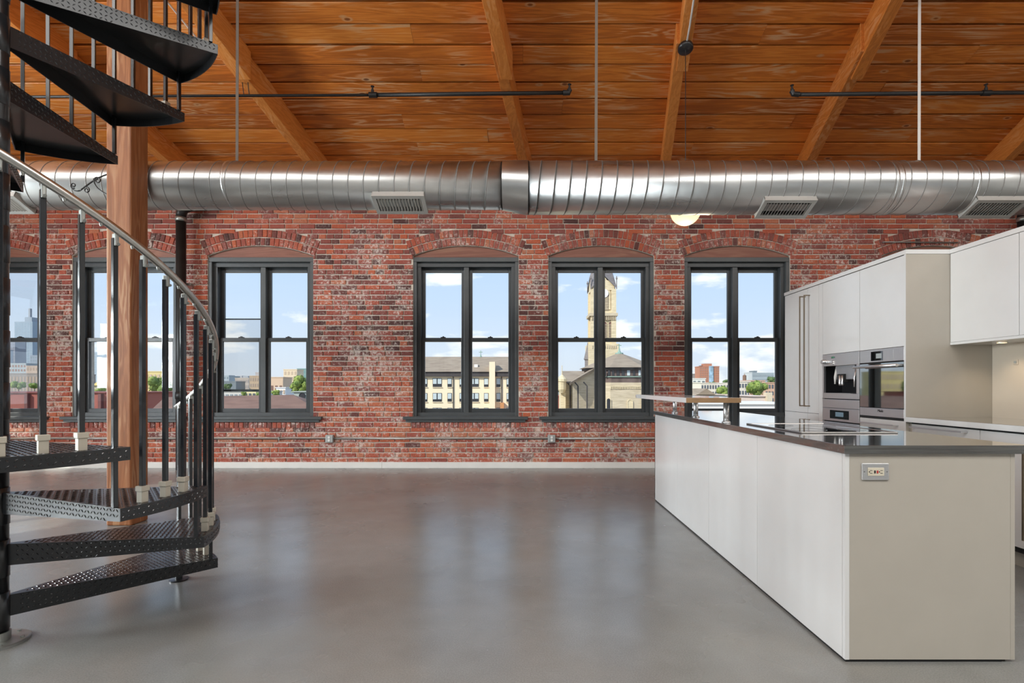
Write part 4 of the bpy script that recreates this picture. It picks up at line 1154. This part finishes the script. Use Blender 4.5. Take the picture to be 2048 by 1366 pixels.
# cream apartment block with shingle roof
BY = 105.0
ap = empty('apartment_block', P(890, 820, BY), 'long cream apartment block with brown shingle roof and blinds', 'building')
bx0, bx1 = XX(672, BY), XX(1096, BY)
MB().box(bx0, bx1, BY, BY + 16, GZ, ZZ(748, BY)).build('wall', CREAMW, ap)
MB().box(bx0 - .3, bx1 + .3, BY - .6, BY + 16.6, ZZ(753, BY - .6), ZZ(742.5, BY - .6)).build('fascia', DKFASC, ap)
ry = BY + 8
MB().prism([(BY - .9, ZZ(743.5, BY - .9)), (BY + 16.9, ZZ(743.5, BY - .9)), (ry, ZZ(713.5, ry))], 0, bx0 - .6, bx1 + .6).build('roof', SLATE, ap)
MB().box(XX(978.5, BY - 1), XX(990, BY - 1), BY - 1.0, BY + 2.0, GZ, ZZ(723.5, BY - 1)).build('chimney', CREAMW, ap)
sk = MB(); a = P(949, 735, BY + 2.4); b_ = P(956, 729, BY + 2.4)
sk.box(a[0], b_[0], BY + 1.6, BY + 2.9, a[2], b_[2]); sk.build('skylight', WHITEH, ap)
for px in (906.5, 1003.2, 715, 810):
    MB().tube([(XX(px, BY - .15), BY - .15, GZ), (XX(px, BY - .15), BY - .15, ZZ(753, BY))], .10, 6).build('downspout', DKFASC, ap)
MB().box(XX(1000.5, BY - .8), XX(1008, BY - .8), BY - 1.2, BY - .1, GZ, ZZ(805, BY)).build('vent_stack', M('terracotta', (.55, .25, .10), .8), ap)
def awin(p0, p1, yt, yb, dbl):
    x0, x1, z0, z1 = XX(p0, BY), XX(p1, BY), ZZ(yb, BY), ZZ(yt, BY)
    w = MB(); w.box(x0, x1, BY - .08, BY + .05, z0, z1); w = w.build('window', DKWIN, ap)
    xs = [(x0, x1)] if not dbl else [(x0, (x0 + x1) / 2 - .04), ((x0 + x1) / 2 + .04, x1)]
    for a, b in xs:
        MB().box(a + .07, b - .07, BY - .12, BY - .06, z0 + (z1 - z0) * rnd.uniform(.28, .36), z1 - .08).build('blind', BLIND, w)
    MB().box(x0 - .08, x1 + .08, BY - .2, BY, z0 - .12, z0).build('sill', CREAMW, w)
for (p0, p1, d) in ((694, 712, 1), (725, 733, 0), (748, 756, 0), (772, 790, 1), (803, 811, 0), (830, 838, 0), (846.5, 854.5, 0), (865.5, 883.5, 1), (895, 903.5, 0), (919, 927.5, 0), (940, 957.5, 1), (968, 977, 0), (992.5, 1001, 0), (1013, 1021, 0), (1032, 1049, 1), (1062, 1070, 0)):
    for yt, yb in ((756.5, 774), (786, 803.5), (815.5, 833)): awin(p0, p1, yt, yb, d)
cr = P(961.5, 713.5, ry)
rcx = MB(); rcx.box(cr[0] - .06, cr[0] + .06, ry - .06, ry + .06, cr[2] - .1, cr[2] + 1.35).box(cr[0] - .40, cr[0] + .40, ry - .05, ry + .05, cr[2] + .92, cr[2] + 1.05)
rcx.lathe([(.26, -.05), (.10, .35), (.08, .5)], (cr[0], ry, cr[2]), 8)
rcx.build('roof_cross', COPPER, ap)

# church
CY = 75.0
ch = empty('church', P(1240, 820, CY), 'pale stone church with tower, slate roofs and crosses', 'church')
cxo = XX(1254, CY); q = CY / F
def octo(r, ph=22.5): return [(cxo + r * math.cos(R(ph + 45 * i)), CY + 6 + r * math.sin(R(ph + 45 * i))) for i in range(8)]
MB().prism(octo(6.1), 2, GZ, ZZ(765, CY)).build('apse_wall', STONE2, ch)
MB().prism(octo(5.6), 2, ZZ(765, CY), ZZ(737, CY)).build('clerestory_wall', WOODB, ch)
MB().prism(octo(5.85), 2, ZZ(754, CY), ZZ(752.3, CY)).build('copper_ledge', COPPER, ch)
MB().prism(octo(6.0), 2, ZZ(739, CY), ZZ(733.5, CY)).build('eaves_band', DKFASC, ch)
apx = (cxo, CY + 6)
zb, zt = ZZ(734.5, CY), ZZ(707, CY + 5)
ro = MB(); o1 = octo(6.45); o2 = octo(.55)
ro.v = [(p[0], p[1], zb) for p in o1] + [(p[0], p[1], zt) for p in o2]
ro.f = [(i, (i + 1) % 8, 8 + (i + 1) % 8, 8 + i) for i in range(8)] + [tuple(range(7, -1, -1)), tuple(range(8, 16))]
ro.build('apse_roof', SLATE, ch)
MB().lathe([(.65, 0), (.62, .18), (.3, .25), (.14, .6), (.1, .9)], (cxo, CY + 6, zt - .03), 12).build('roof_cap', COPPER, ch)
m = MB(); m.box(cxo - .06, cxo + .06, CY + 5.94, CY + 6.06, zt + .6, ZZ(688, CY + 6)); m.box(cxo - .34, cxo + .34, CY + 5.95, CY + 6.05, ZZ(691.8, CY + 6), ZZ(690.3, CY + 6)); m.build('cross', COPPER, ch)
yf = CY + 6 - 5.6 * math.cos(R(22.5))     # front face of the clerestory
for px in (1199, 1210, 1218, 1226, 1236, 1246, 1257, 1268, 1279):
    hw = 2.9 if px in (1246, 1257, 1236) else 2.2
    MB().box(XX(px - hw, yf), XX(px + hw, yf), yf - .06, yf + .1, ZZ(751, yf), ZZ(740.5, yf)).build('clerestory_window', BLIND if px % 2 else DKWIN, ch)
yf2 = CY + 6 - 6.1 * math.cos(R(22.5))
m = MB()
for i in range(40):
    x = cxo - 2.35 + i * .12 * 1.0
    if i % 2 == 0: m.box(x, x + .13, yf2 - .12, yf2, ZZ(778, yf2), ZZ(773.5, yf2))
m.box(cxo - 2.4, cxo + 2.4, yf2 - .14, yf2, ZZ(773.5, yf2), ZZ(771.8, yf2))
m.build('corbel_table', STONE, ch)
def arch_win(pxc, hwp, yt, yb, Y, mat, par, name='arched_window', rim=True):
    x, z0 = XX(pxc, Y), ZZ(yb, Y); hw = hwp * Y / F; zs = ZZ(yt, Y) - hw
    def pts(k): return [(x - hw * k, z0)] + [(x + hw * k * math.cos(math.pi - math.pi * i / 10), zs + hw * k * math.sin(math.pi * i / 10)) for i in range(11)] + [(x + hw * k, z0)]
    w = MB().prism(pts(1), 1, Y - .08, Y + .02).build(name, mat, par)
    if rim:
        a, b = pts(1.0), pts(1.4); r = MB()
        for i in range(len(a) - 1): r.prism([a[i], a[i+1], b[i+1], b[i]], 1, Y - .14, Y)
        r.build('stone_surround', STONE, w)
    return w
arch_win(1217, 3.6, 797, 822, yf2 - .02, DKWIN, ch)
arch_win(1260, 4.2, 800, 822, yf2 - .02, STONE, ch)
arch_win(1287, 3.6, 797, 822, yf2 - .02, DKWIN, ch)
# transept
tx0, tx1, tyv = XX(1126, 82), XX(1200, 82), 82.0
MB().box(tx0, tx1, tyv, tyv + 9, GZ, ZZ(762, tyv)).build('transept_wall', STONE, ch)
MB().prism([(tyv - .5, ZZ(764, tyv)), (tyv + 9.5, ZZ(764, tyv)), (tyv + 4.5, ZZ(742, tyv + 4.5))], 0, tx0 + .2, tx1 + 6).build('transept_roof', SLATE, ch)
MB().box(XX(1124, tyv), tx1, tyv - .7, tyv - .4, ZZ(766, tyv), ZZ(763, tyv)).build('gutter', DKFASC, ch)
# sloping roof joining apse and transept
a, b_, c_, d_ = P(1139, 766, 74), P(1192, 735, 77), P(1192, 731, 80), P(1150, 757, 80)
m = MB(); m.add([a, b_, c_, d_] + [(p[0], p[1] + .2, p[2] - .35) for p in (a, b_, c_, d_)], [(0,1,2,3),(7,6,5,4),(0,4,5,1),(1,5,6,2),(2,6,7,3),(3,7,4,0)]); m.build('linking_roof', SLATE, ch)
m = MB(); m.add([P(1145, 763, 76), P(1192, 738, 77.5), P(1192, 830, 77.5), P(1145, 830, 76), P(1145, 763, 82), P(1192, 738, 82), P(1192, 830, 82), P(1145, 830, 82)], [(0,1,2,3),(7,6,5,4),(0,4,5,1),(1,5,6,2),(2,6,7,3),(3,7,4,0)]); m.build('linking_wall', STONE2, ch)
for px, Y in ((1174, 75.9), (1156, 75.5), (1140.5, 81.7)):
    MB().tube([(XX(px, Y), Y, GZ), (XX(px, Y), Y, ZZ(772, Y)), (XX(px - 7, Y), Y, ZZ(764, Y))], .11, 6).build('downspout', DKFASC, ch)
tc_ = P(1124, 790, 80)
MB().lathe([(.35, ZZ(786, 80)), (.62, ZZ(779, 80)), (.62, ZZ(764, 80)), (.75, ZZ(763, 80)), (.75, ZZ(758, 80)), (.5, ZZ(754, 80)), (.06, ZZ(749, 80)), (.05, ZZ(731, 80))], (tc_[0], 80, 0), 10).build('corner_turret', STONE, ch)
MB().box(XX(1121.5, 80.5), XX(1131, 80.5), 80.3, 82, GZ, ZZ(765, 80)).build('corner_buttress', STONE, ch)
# tower
TY = 112.0
t0, t1 = XX(1182, TY), XX(1232.5, TY); tw = t1 - t0; tcx = (t0 + t1) / 2; tcy = TY + tw / 2
MB().box(t0 + .35, t1 - .35, TY + .35, TY + tw - .35, GZ, ZZ(560, TY)).build('tower_core', STONE, ch)
for sx in (0, 1):
    for sy in (0, 1):
        xq = t0 if sx == 0 else t1 - 1.05; yq = TY if sy == 0 else TY + tw - 1.05
        MB().box(xq, xq + 1.05, yq, yq + 1.05, GZ, ZZ(578, TY)).build('corner_pier', STONE, ch)
MB().box(t0 - .3, t1 + .3, TY - .3, TY + tw + .3, ZZ(632, TY), ZZ(626, TY)).build('cornice', STONE2, ch)
m = MB()
for i in range(14):
    x = t0 + tw * (i + .25) / 14; m.box(x, x + tw / 28, TY - .2, TY + .1, ZZ(640, TY), ZZ(632, TY))
m.build('corbel_table', STONE2, ch)
MB().box(t0 - .5, t1 + .5, TY - .5, TY + tw + .5, GZ, ZZ(688, TY)).build('tower_base', STONE, ch)
m = MB()
for i in range(12):
    x = t0 + tw * (i + .3) / 12; m.box(x, x + tw / 30, TY - .62, TY - .4, ZZ(697, TY), ZZ(691, TY))
m.build('corbel_table', STONE2, ch)
for px in (1193.5, 1210, 1220.5):
    w = arch_win(px, 3.2, 644, 676, TY + .3, LOUV, ch, 'louvred_opening')
    m = MB()
    for i in range(12): m.box(XX(px - 3, TY), XX(px + 3, TY), TY + .06, TY + .2, ZZ(676 - 2.4 * i, TY) + .04, ZZ(675.2 - 2.4 * i, TY) + .06)
    m.build('louvre_slats', STONE2, w)
w = arch_win(1208, 9, 578, 619, TY + .3, LOUV, ch, 'belfry_opening')
m = MB()
for i in range(11): m.box(XX(1199.5, TY), XX(1216.5, TY), TY + .06, TY + .2, ZZ(619 - 2.4 * i, TY), ZZ(618 - 2.4 * i, TY) + .06)
m.build('louvre_slats', STONE2, w)
MB().lathe([(.95, TY - .05), (.95, TY + .2)], (XX(1208, TY), 0, ZZ(586.5, TY)), 24, 1).build('clock_face', M('white_clock', (.85, .83, .8), .5), ch)
gz0, gz1 = ZZ(578, TY), ZZ(551, TY)
for k in range(4):
    m = MB()
    if k == 0: m.prism([(t0 + .2, gz0 - .2), (t1 - .2, gz0 - .2), (tcx, gz1)], 1, TY + .12, TY + .5)
    if k == 1: m.prism([(t0 + .2, gz0 - .2), (t1 - .2, gz0 - .2), (tcx, gz1)], 1, TY + tw - .5, TY + tw - .12)
    if k == 2: m.prism([(TY + .2, gz0 - .2), (TY + tw - .2, gz0 - .2), (tcy, gz1)], 0, t0 + .12, t0 + .5)
    if k == 3: m.prism([(TY + .2, gz0 - .2), (TY + tw - .2, gz0 - .2), (tcy, gz1)], 0, t1 - .5, t1 - .12)
    m.build('gable', STONE, ch)
# folded spire: valleys run from gable peaks down to the corners
SPIRE = slate_mat('spire_slate', (.16, .14, .14), (.26, .23, .22), 1.0)
apz = ZZ(478, TY + tw / 2); s = MB()
cor = [(t0 - .15, TY - .15), (t1 + .15, TY - .15), (t1 + .15, TY + tw + .15), (t0 - .15, TY + tw + .15)]
mid = [(tcx, TY), (t1, tcy), (tcx, TY + tw), (t0, tcy)]
s.v = [(c[0], c[1], gz0) for c in cor] + [(c[0], c[1], gz1 + .15) for c in mid] + [(tcx, tcy, apz)]
s.f = [(0, 4, 8, 7), (1, 5, 8, 4), (2, 6, 8, 5), (3, 7, 8, 6), (0, 7, 4), (1, 4, 5), (2, 5, 6), (3, 6, 7)]
s.build('spire', SPIRE, ch)
for c in cor: MB().lathe([(.10, 0), (.10, 2.0), (.22, 2.2), (.05, 2.8)], (c[0] * .97 + tcx * .03, c[1] * .97 + tcy * .03, gz0), 6).build('pinnacle', SPIRE, ch)
sxp_ = XX(1177, TY)
MB().lathe([(.62, GZ), (.62, ZZ(720, TY)), (.85, ZZ(718, TY)), (.12, ZZ(690, TY)), (.05, ZZ(684, TY))], (sxp_, TY + 1.5, 0), 8).build('stair_turret', SPIRE, ch)

# ------------------------------------------------------------------ generic city buildings
def building(px0, px1, yt, Y, col, lab, depth=14, rows=0, cols=0, wcol=(.10, .11, .13), cat='building', name='city_building', grp='distant city buildings', roof=None, wtop=.12):
    e = empty(name, ((XX(px0, Y) + XX(px1, Y)) / 2, Y, GZ), lab, cat, grp)
    x0, x1, z1 = XX(px0, Y), XX(px1, Y), ZZ(yt, Y)
    wm = M('facade_%d_%d_%d' % tuple(int(c * 99) for c in col), col, .8, var=.06, scale=.05)
    MB().box(x0, x1, Y, Y + depth, GZ, z1).build('facade', wm, e)
    MB().box(x0 - .2, x1 + .2, Y - .2, Y + depth + .2, z1, z1 + .004 * Y * .4).build('parapet', wm if roof is None else roof, e)
    if rows:
        m = MB(); hz = z1 - max(GZ, ZZ(820, Y)); wx = (x1 - x0) / cols; wz = hz / rows
        for i in range(cols):
            for j in range(rows):
                m.box(x0 + wx * (i + .22), x0 + wx * (i + .78), Y - .15, Y + .05, z1 - wz * (j + 1 - .2), z1 - wz * (j + .25))
        m.build('window_grid', M('far_window_%d' % int(wcol[0] * 99), wcol, .3), e, kind='stuff')
    return e
def tree(pxc, pyc, rp, Y, lab, mat, n=420, name='tree', squash=.8, seed=1):
    r3 = random.Random(seed); x, y, z = P(pxc, pyc, Y); rr = rp * Y / F
    e = empty(name, (x, y, GZ), lab, 'tree', 'trees seen through the windows')
    MB().tube([(x, y, GZ), (x + .1 * rr, y, z)], [rr * .10, rr * .05], 7).build('trunk', WOODB, e)
    m = MB(); blobs = []
    for i in range(14):
        a = r3.uniform(0, 6.28); d = r3.uniform(0, .62) ** .7
        blobs.append((x + rr * d * math.cos(a), y + rr * d * .6 * math.sin(a), z + rr * squash * r3.uniform(-.6, .55), rr * r3.uniform(.28, .46)))
    for i in range(n * 2):
        b = blobs[r3.randrange(14)]
        v = Vector((r3.gauss(0, 1), r3.gauss(0, 1), r3.gauss(0, 1))).normalized()
        c = Vector(b[:3]) + v * b[3] * r3.uniform(.75, 1.05)
        u = (v + Vector((r3.gauss(0, .5), r3.gauss(0, .5), r3.gauss(0, .5)))).normalized().orthogonal().normalized(); w = u.cross(v).normalized(); s_ = rr * r3.uniform(.05, .10)
        m.add([c - u * s_, c - w * s_ * .7, c + u * s_, c + w * s_ * .7], [(0, 1, 2, 3)])
    m.build('foliage', mat, e, kind='stuff')
    inner = MB()
    for b in blobs: inner.lathe([(b[3] * .85 * math.sin(math.pi * i / 6) + .001, -b[3] * .85 * math.cos(math.pi * i / 6)) for i in range(7)], b[:3], 8)
    inner.build('crown', mat, e)
    return e
LEAF1 = leaf_mat('leaf_green', (.10, .17, .03), (.30, .36, .07))
LEAF2 = leaf_mat('leaf_dark', (.05, .10, .03), (.14, .20, .06))
# right middle window
rt = building(1399, 1438.5, 734, 520, (.46, .20, .12), 'tall red brick apartment tower with a blue mural stripe', rows=15, cols=9, wcol=(.35, .2, .15))
MB().box(XX(1418, 519.5), XX(1426.5, 519.5), 519, 520, GZ, ZZ(732, 519)).build('blue_mural', M('blue_mural', (.32, .45, .55), .7, var=.5, scale=.25), rt)
MB().box(XX(1408, 522), XX(1423, 522), 521, 530, ZZ(735, 520), ZZ(727, 520)).build('penthouse', M('facade_45_19_11', (.46, .20, .12), .8), rt)
MB().box(XX(1401, 522), XX(1405, 522), 521, 527, ZZ(734, 520), ZZ(731, 520)).build('roof_tank', DKFASC, rt)
building(1384, 1392, 749, 610, (.30, .25, .22), 'small brown block left of the red brick tower')
building(1376, 1411, 758, 260, (.72, .69, .62), 'flat white house with four dark windows below the red tower', rows=4, cols=4, wcol=(.18, .2, .2))
building(1374, 1402, 766, 190, (.80, .72, .58), 'cream house wall at the left of the right hand window', depth=10)
building(1402, 1434, 767, 215, (.70, .63, .52), 'row of tan and white terraced houses under the red tower', rows=4, cols=6)
building(1434, 1470, 767, 240, (.76, .70, .62), 'white terraced houses behind the window mullion', rows=4, cols=6)
wt = empty('water_tower', P(1489, 775, 380), 'brown wooden water tower on the skyline', 'tower')
MB().box(XX(1484, 380), XX(1494, 380), 379, 384, GZ, ZZ(762, 380)).build('base', M('facade_wt', (.40, .28, .2), .8), wt)
q_ = P(1489, 757, 381); MB().lathe([(1.25, ZZ(762, 380)), (1.25, ZZ(752, 380)), (1.35, ZZ(751.5, 380)), (.1, ZZ(748.5, 380)), (.05, ZZ(746, 380))], (q_[0], 381, 0), 12).build('tank', M('facade_wt2', (.22, .13, .09), .8), wt)
building(1505, 1548, 747, 650, (.36, .40, .42), 'long grey mill building on the skyline', rows=6, cols=14, wcol=(.25, .28, .3))
building(1498, 1504, 746, 625, (.55, .56, .55), 'narrow pale tower at the end of the grey mill building')
building(1508, 1514, 743, 668, (.22, .25, .27), 'dark roof block on top of the grey mill building')
building(1477, 1500, 764, 230, (.74, .66, .55), 'cream flat roofed house below the water tower', depth=9, rows=4, cols=4)
building(1499, 1530, 762, 330, (.55, .36, .28), 'low brick houses between the right hand trees', rows=3, cols=6)
building(1530, 1560, 766, 200, (.58, .36, .25), 'orange brick houses at the right end of the window', rows=4, cols=5)
e = building(1475, 1505, 797, 74, (.42, .10, .08), 'red brick shed with grey flat roof below the bar shelf window', depth=8)
MB().box(XX(1470, 73.5), XX(1506, 73.5), 73.5, 83, ZZ(797, 74), ZZ(794, 74)).build('flat_roof', M('grey_roofing', (.16, .18, .20), .7), e)
e = building(1505, 1536, 793, 64, (.62, .50, .44), 'pink rendered wall with chimney outside the right window', depth=8)
MB().box(XX(1534, 63.5), XX(1544, 63.5), 63.4, 64.4, GZ, ZZ(785, 64)).build('chimney', M('chimney_tan', (.60, .50, .36), .8), e)
building(1370, 1600, 808.5, 48, (.75, .70, .66), 'near white parapet roof at the foot of the right window', depth=8)
e = building(1368, 1455, 790, 110, (.60, .48, .38), 'pale tan flat roofed terrace left of the mullion', depth=12)
MB().prism([(XX(1395, 109), ZZ(789, 109)), (XX(1432, 109), ZZ(789, 109)), (XX(1413, 109), ZZ(777, 109))], 1, 109, 120).build('gable_roof', SLATE, e)
tree(1515, 776, 24, 130, 'large leafy green tree in the right window', LEAF1, 600, seed=3, squash=.62)
tree(1446, 784, 19, 140, 'green tree beside the mullion of the right window', LEAF1, 450, seed=5, squash=.55)
tree(1546, 762, 13, 320, 'dark tree at the right edge of the window', LEAF2, 300, seed=6)
tree(1424, 768, 10, 330, 'dark tree below the red brick tower', LEAF2, 250, seed=8, squash=.4)
tree(1452, 763, 9, 420, 'small dark tree on the skyline right of the red tower', LEAF2, 250, seed=9, squash=.5)
tree(1482, 766, 8, 420, 'small dark tree left of the water tower', LEAF2, 200, seed=10, squash=.5)
building(1104, 1124, 793, 95, (.48, .14, .10), 'red brick house left of the church turret', depth=8)
tree(1118, 778, 9, 120, 'dark green tree left of the church turret', LEAF2, 250, seed=12)
# window beside the stair
building(441, 458, 752, 700, (.52, .56, .58), 'pale grey office block at the left of the stair side window', rows=6, cols=3, wcol=(.3, .35, .38))
building(458.5, 469, 754, 720, (.34, .40, .42), 'dark grey office block on the left skyline', rows=6, cols=3)
building(470, 498, 757, 600, (.56, .46, .38), 'low tan city block left of the mullion', rows=4, cols=7, wcol=(.4, .33, .3))
building(474, 484, 753, 900, (.55, .52, .52), 'pale distant tower with a thin mast')
building(486, 496, 753.5, 880, (.50, .50, .52), 'grey distant tower beside the masted one')
building(441, 472, 764, 420, (.25, .28, .30), 'dark low warehouse at the bottom left of the skyline')
MB()
building(499, 522, 753, 430, (.62, .44, .28), 'orange tan apartment block left of the mullion', rows=5, cols=5, wcol=(.45, .33, .25))
building(511, 523, 746, 820, (.58, .50, .47), 'pinkish tower behind the tan apartment block')
building(522, 566, 755.5, 360, (.66, .46, .32), 'tan block with dark vertical window stripes', rows=1, cols=5, wcol=(.22, .12, .09))
building(567, 594, 740, 460, (.76, .60, .42), 'tall cream block right of the mullion', rows=6, cols=4, wcol=(.6, .45, .32))
building(594, 640, 738.5, 500, (.24, .36, .34), 'teal glass office block on the right skyline', rows=7, cols=8, wcol=(.2, .33, .32))
building(552, 571, 776, 170, (.80, .76, .74), 'white house between the trees', rows=3, cols=3, wcol=(.6, .6, .6))
building(441, 520, 784, 150, (.62, .58, .54), 'low pale sheds below the screen rail', rows=2, cols=9, wcol=(.25, .25, .3))
building(488, 512, 782, 140, (.72, .62, .35), 'yellow cream house just above the brown roof', depth=8, rows=2, cols=3)
tree(598, 769, 24, 120, 'large leafy green tree in the stair side window', LEAF1, 600, seed=21, squash=.75)
tree(552, 786, 9, 110, 'small green tree above the brown roof', LEAF1, 250, seed=22)
tree(520, 788, 9, 112, 'green bush behind the mullion', LEAF1, 250, seed=23)
tree(488, 787, 6, 112, 'small yellow green bush above the brown roof', LEAF1, 200, seed=24)
tree(455, 772, 11, 260, 'wide low trees in front of the left skyline', LEAF2, 300, seed=25, squash=.35)
e = empty('brown_roof_house', P(530, 810, 42), 'near house with a long brown shingle hip roof', 'house')
MB().add([P(300, 822, 40), P(640, 822, 40), P(586, 789.5, 46), P(330, 794, 46), P(300, 822, 52), P(640, 806, 50)], [(0, 1, 2, 3), (3, 2, 5, 4), (0, 3, 4), (1, 5, 2), (0, 4, 5, 1)]).build('roof', DKROOF, e)
MB().add([P(302, 822, 40.3), P(638, 822, 40.3), (XX(638, 40.3), 40.3, GZ), (XX(302, 40.3), 40.3, GZ), P(302, 822, 51.7), P(638, 822, 51.7), (XX(638, 51.7), 51.7, GZ), (XX(302, 51.7), 51.7, GZ)], [(0,1,2,3),(7,6,5,4),(0,4,5,1),(1,5,6,2),(2,6,7,3),(3,7,4,0)]).build('wall', CREAMW, e)
e = building(588, 640, 784, 60, (.40, .43, .39), 'grey green gable with a round window behind the brown roof', depth=6)
MB().lathe([(.30, 59.9), (.36, 59.85), (.36, 60)], (XX(605, 60), 0, ZZ(792, 60)), 16, 1).build('round_window', DKWIN, e)
# far left windows
st = building(29, 65, 645, 1500, (.36, .42, .48), 'tall blue grey glass skyscraper on the far left skyline', depth=60, rows=26, cols=6, wcol=(.32, .40, .47))
MB().box(XX(51, 1505), XX(65, 1505), 1503, 1560, ZZ(646, 1500), ZZ(634, 1500)).build('crown', M('facade_sk', (.34, .38, .43), .6), st)
MB().box(XX(58, 1510), XX(61.5, 1510), 1508, 1514, ZZ(636, 1500), ZZ(616, 1500)).build('spire', M('facade_sk2', (.38, .38, .40), .6), st)
building(2, 30, 680, 1310, (.33, .33, .37), 'dark grey tower left of the glass skyscraper', depth=30, rows=18, cols=5, wcol=(.26, .27, .31))
building(-60, 2, 700, 1250, (.45, .47, .52), 'pale tower hidden behind the first stair baluster', depth=30, rows=14, cols=8, wcol=(.38, .4, .45))
building(60, 78, 712, 1400, (.36, .40, .46), 'blue grey tower right of the glass skyscraper', depth=50, rows=12, cols=4, wcol=(.3, .34, .4))
building(-40, 52, 728, 800, (.42, .45, .46), 'wide grey green city block below the skyscraper', depth=40, rows=8, cols=16, wcol=(.35, .38, .4))
building(52, 100, 733, 760, (.55, .42, .34), 'orange tinted block below the skyline', depth=30, rows=6, cols=8, wcol=(.45, .33, .27))
building(-60, 110, 748, 420, (.34, .29, .26), 'long brown warehouse roof line at far left', depth=40, rows=3, cols=26, wcol=(.45, .34, .25))
e = building(-180, 264, 786, 62, (.34, .10, .075), 'near red brick factory with a dark cornice', depth=14, roof=M('dark_red_cornice', (.22, .06, .05), .8))
for px in (-60, 53, 165, 200): MB().box(XX(px - 3, 61.7), XX(px + 3, 61.7), 61.6, 62, GZ, ZZ(788, 61.7)).build('brick_pier', M('dark_pier', (.16, .06, .055), .8), e)
building(186, 220, 706, 1100, (.40, .46, .52), 'blue grey tower behind the timber post window', depth=50, rows=16, cols=5, wcol=(.34, .4, .46))
gd = empty('gold_roof_hall', P(205, 780, 300), 'hall with a golden pyramid roof', 'building')
MB().box(XX(186, 300), XX(236, 300), 300, 315, GZ, ZZ(771, 300)).build('wall', M('facade_gh', (.5, .45, .3), .8), gd)
b0 = [(XX(183, 299), 299), (XX(239, 299), 299), (XX(239, 299), 317), (XX(183, 299), 317)]
MB().add([(p[0], p[1], ZZ(771, 300)) for p in b0] + [((b0[0][0] + b0[1][0]) / 2, 308, ZZ(738, 305))], [(0, 1, 4), (1, 2, 4), (2, 3, 4), (3, 0, 4), (3, 2, 1, 0)]).build('roof', M('gold_roof', (.62, .42, .12), .5), gd)
building(290, 352, 744, 330, (.70, .55, .25), 'yellow brick block seen between post and drain pipe', depth=16, rows=4, cols=8, wcol=(.6, .45, .2))
tree(322, 772, 26, 110, 'pale green tree between the post and the drain pipe', LEAF1, 600, seed=31, squash=.7)
tree(200, 782, 12, 140, 'green trees below the golden roof', LEAF1, 300, seed=32, squash=.6)
tree(36, 770, 14, 160, 'yellowish tree above the red factory', LEAF1, 300, seed=33, squash=.5)
tree(68, 772, 11, 165, 'small tree above the red factory, near the brick pier', LEAF1, 300, seed=34, squash=.5)
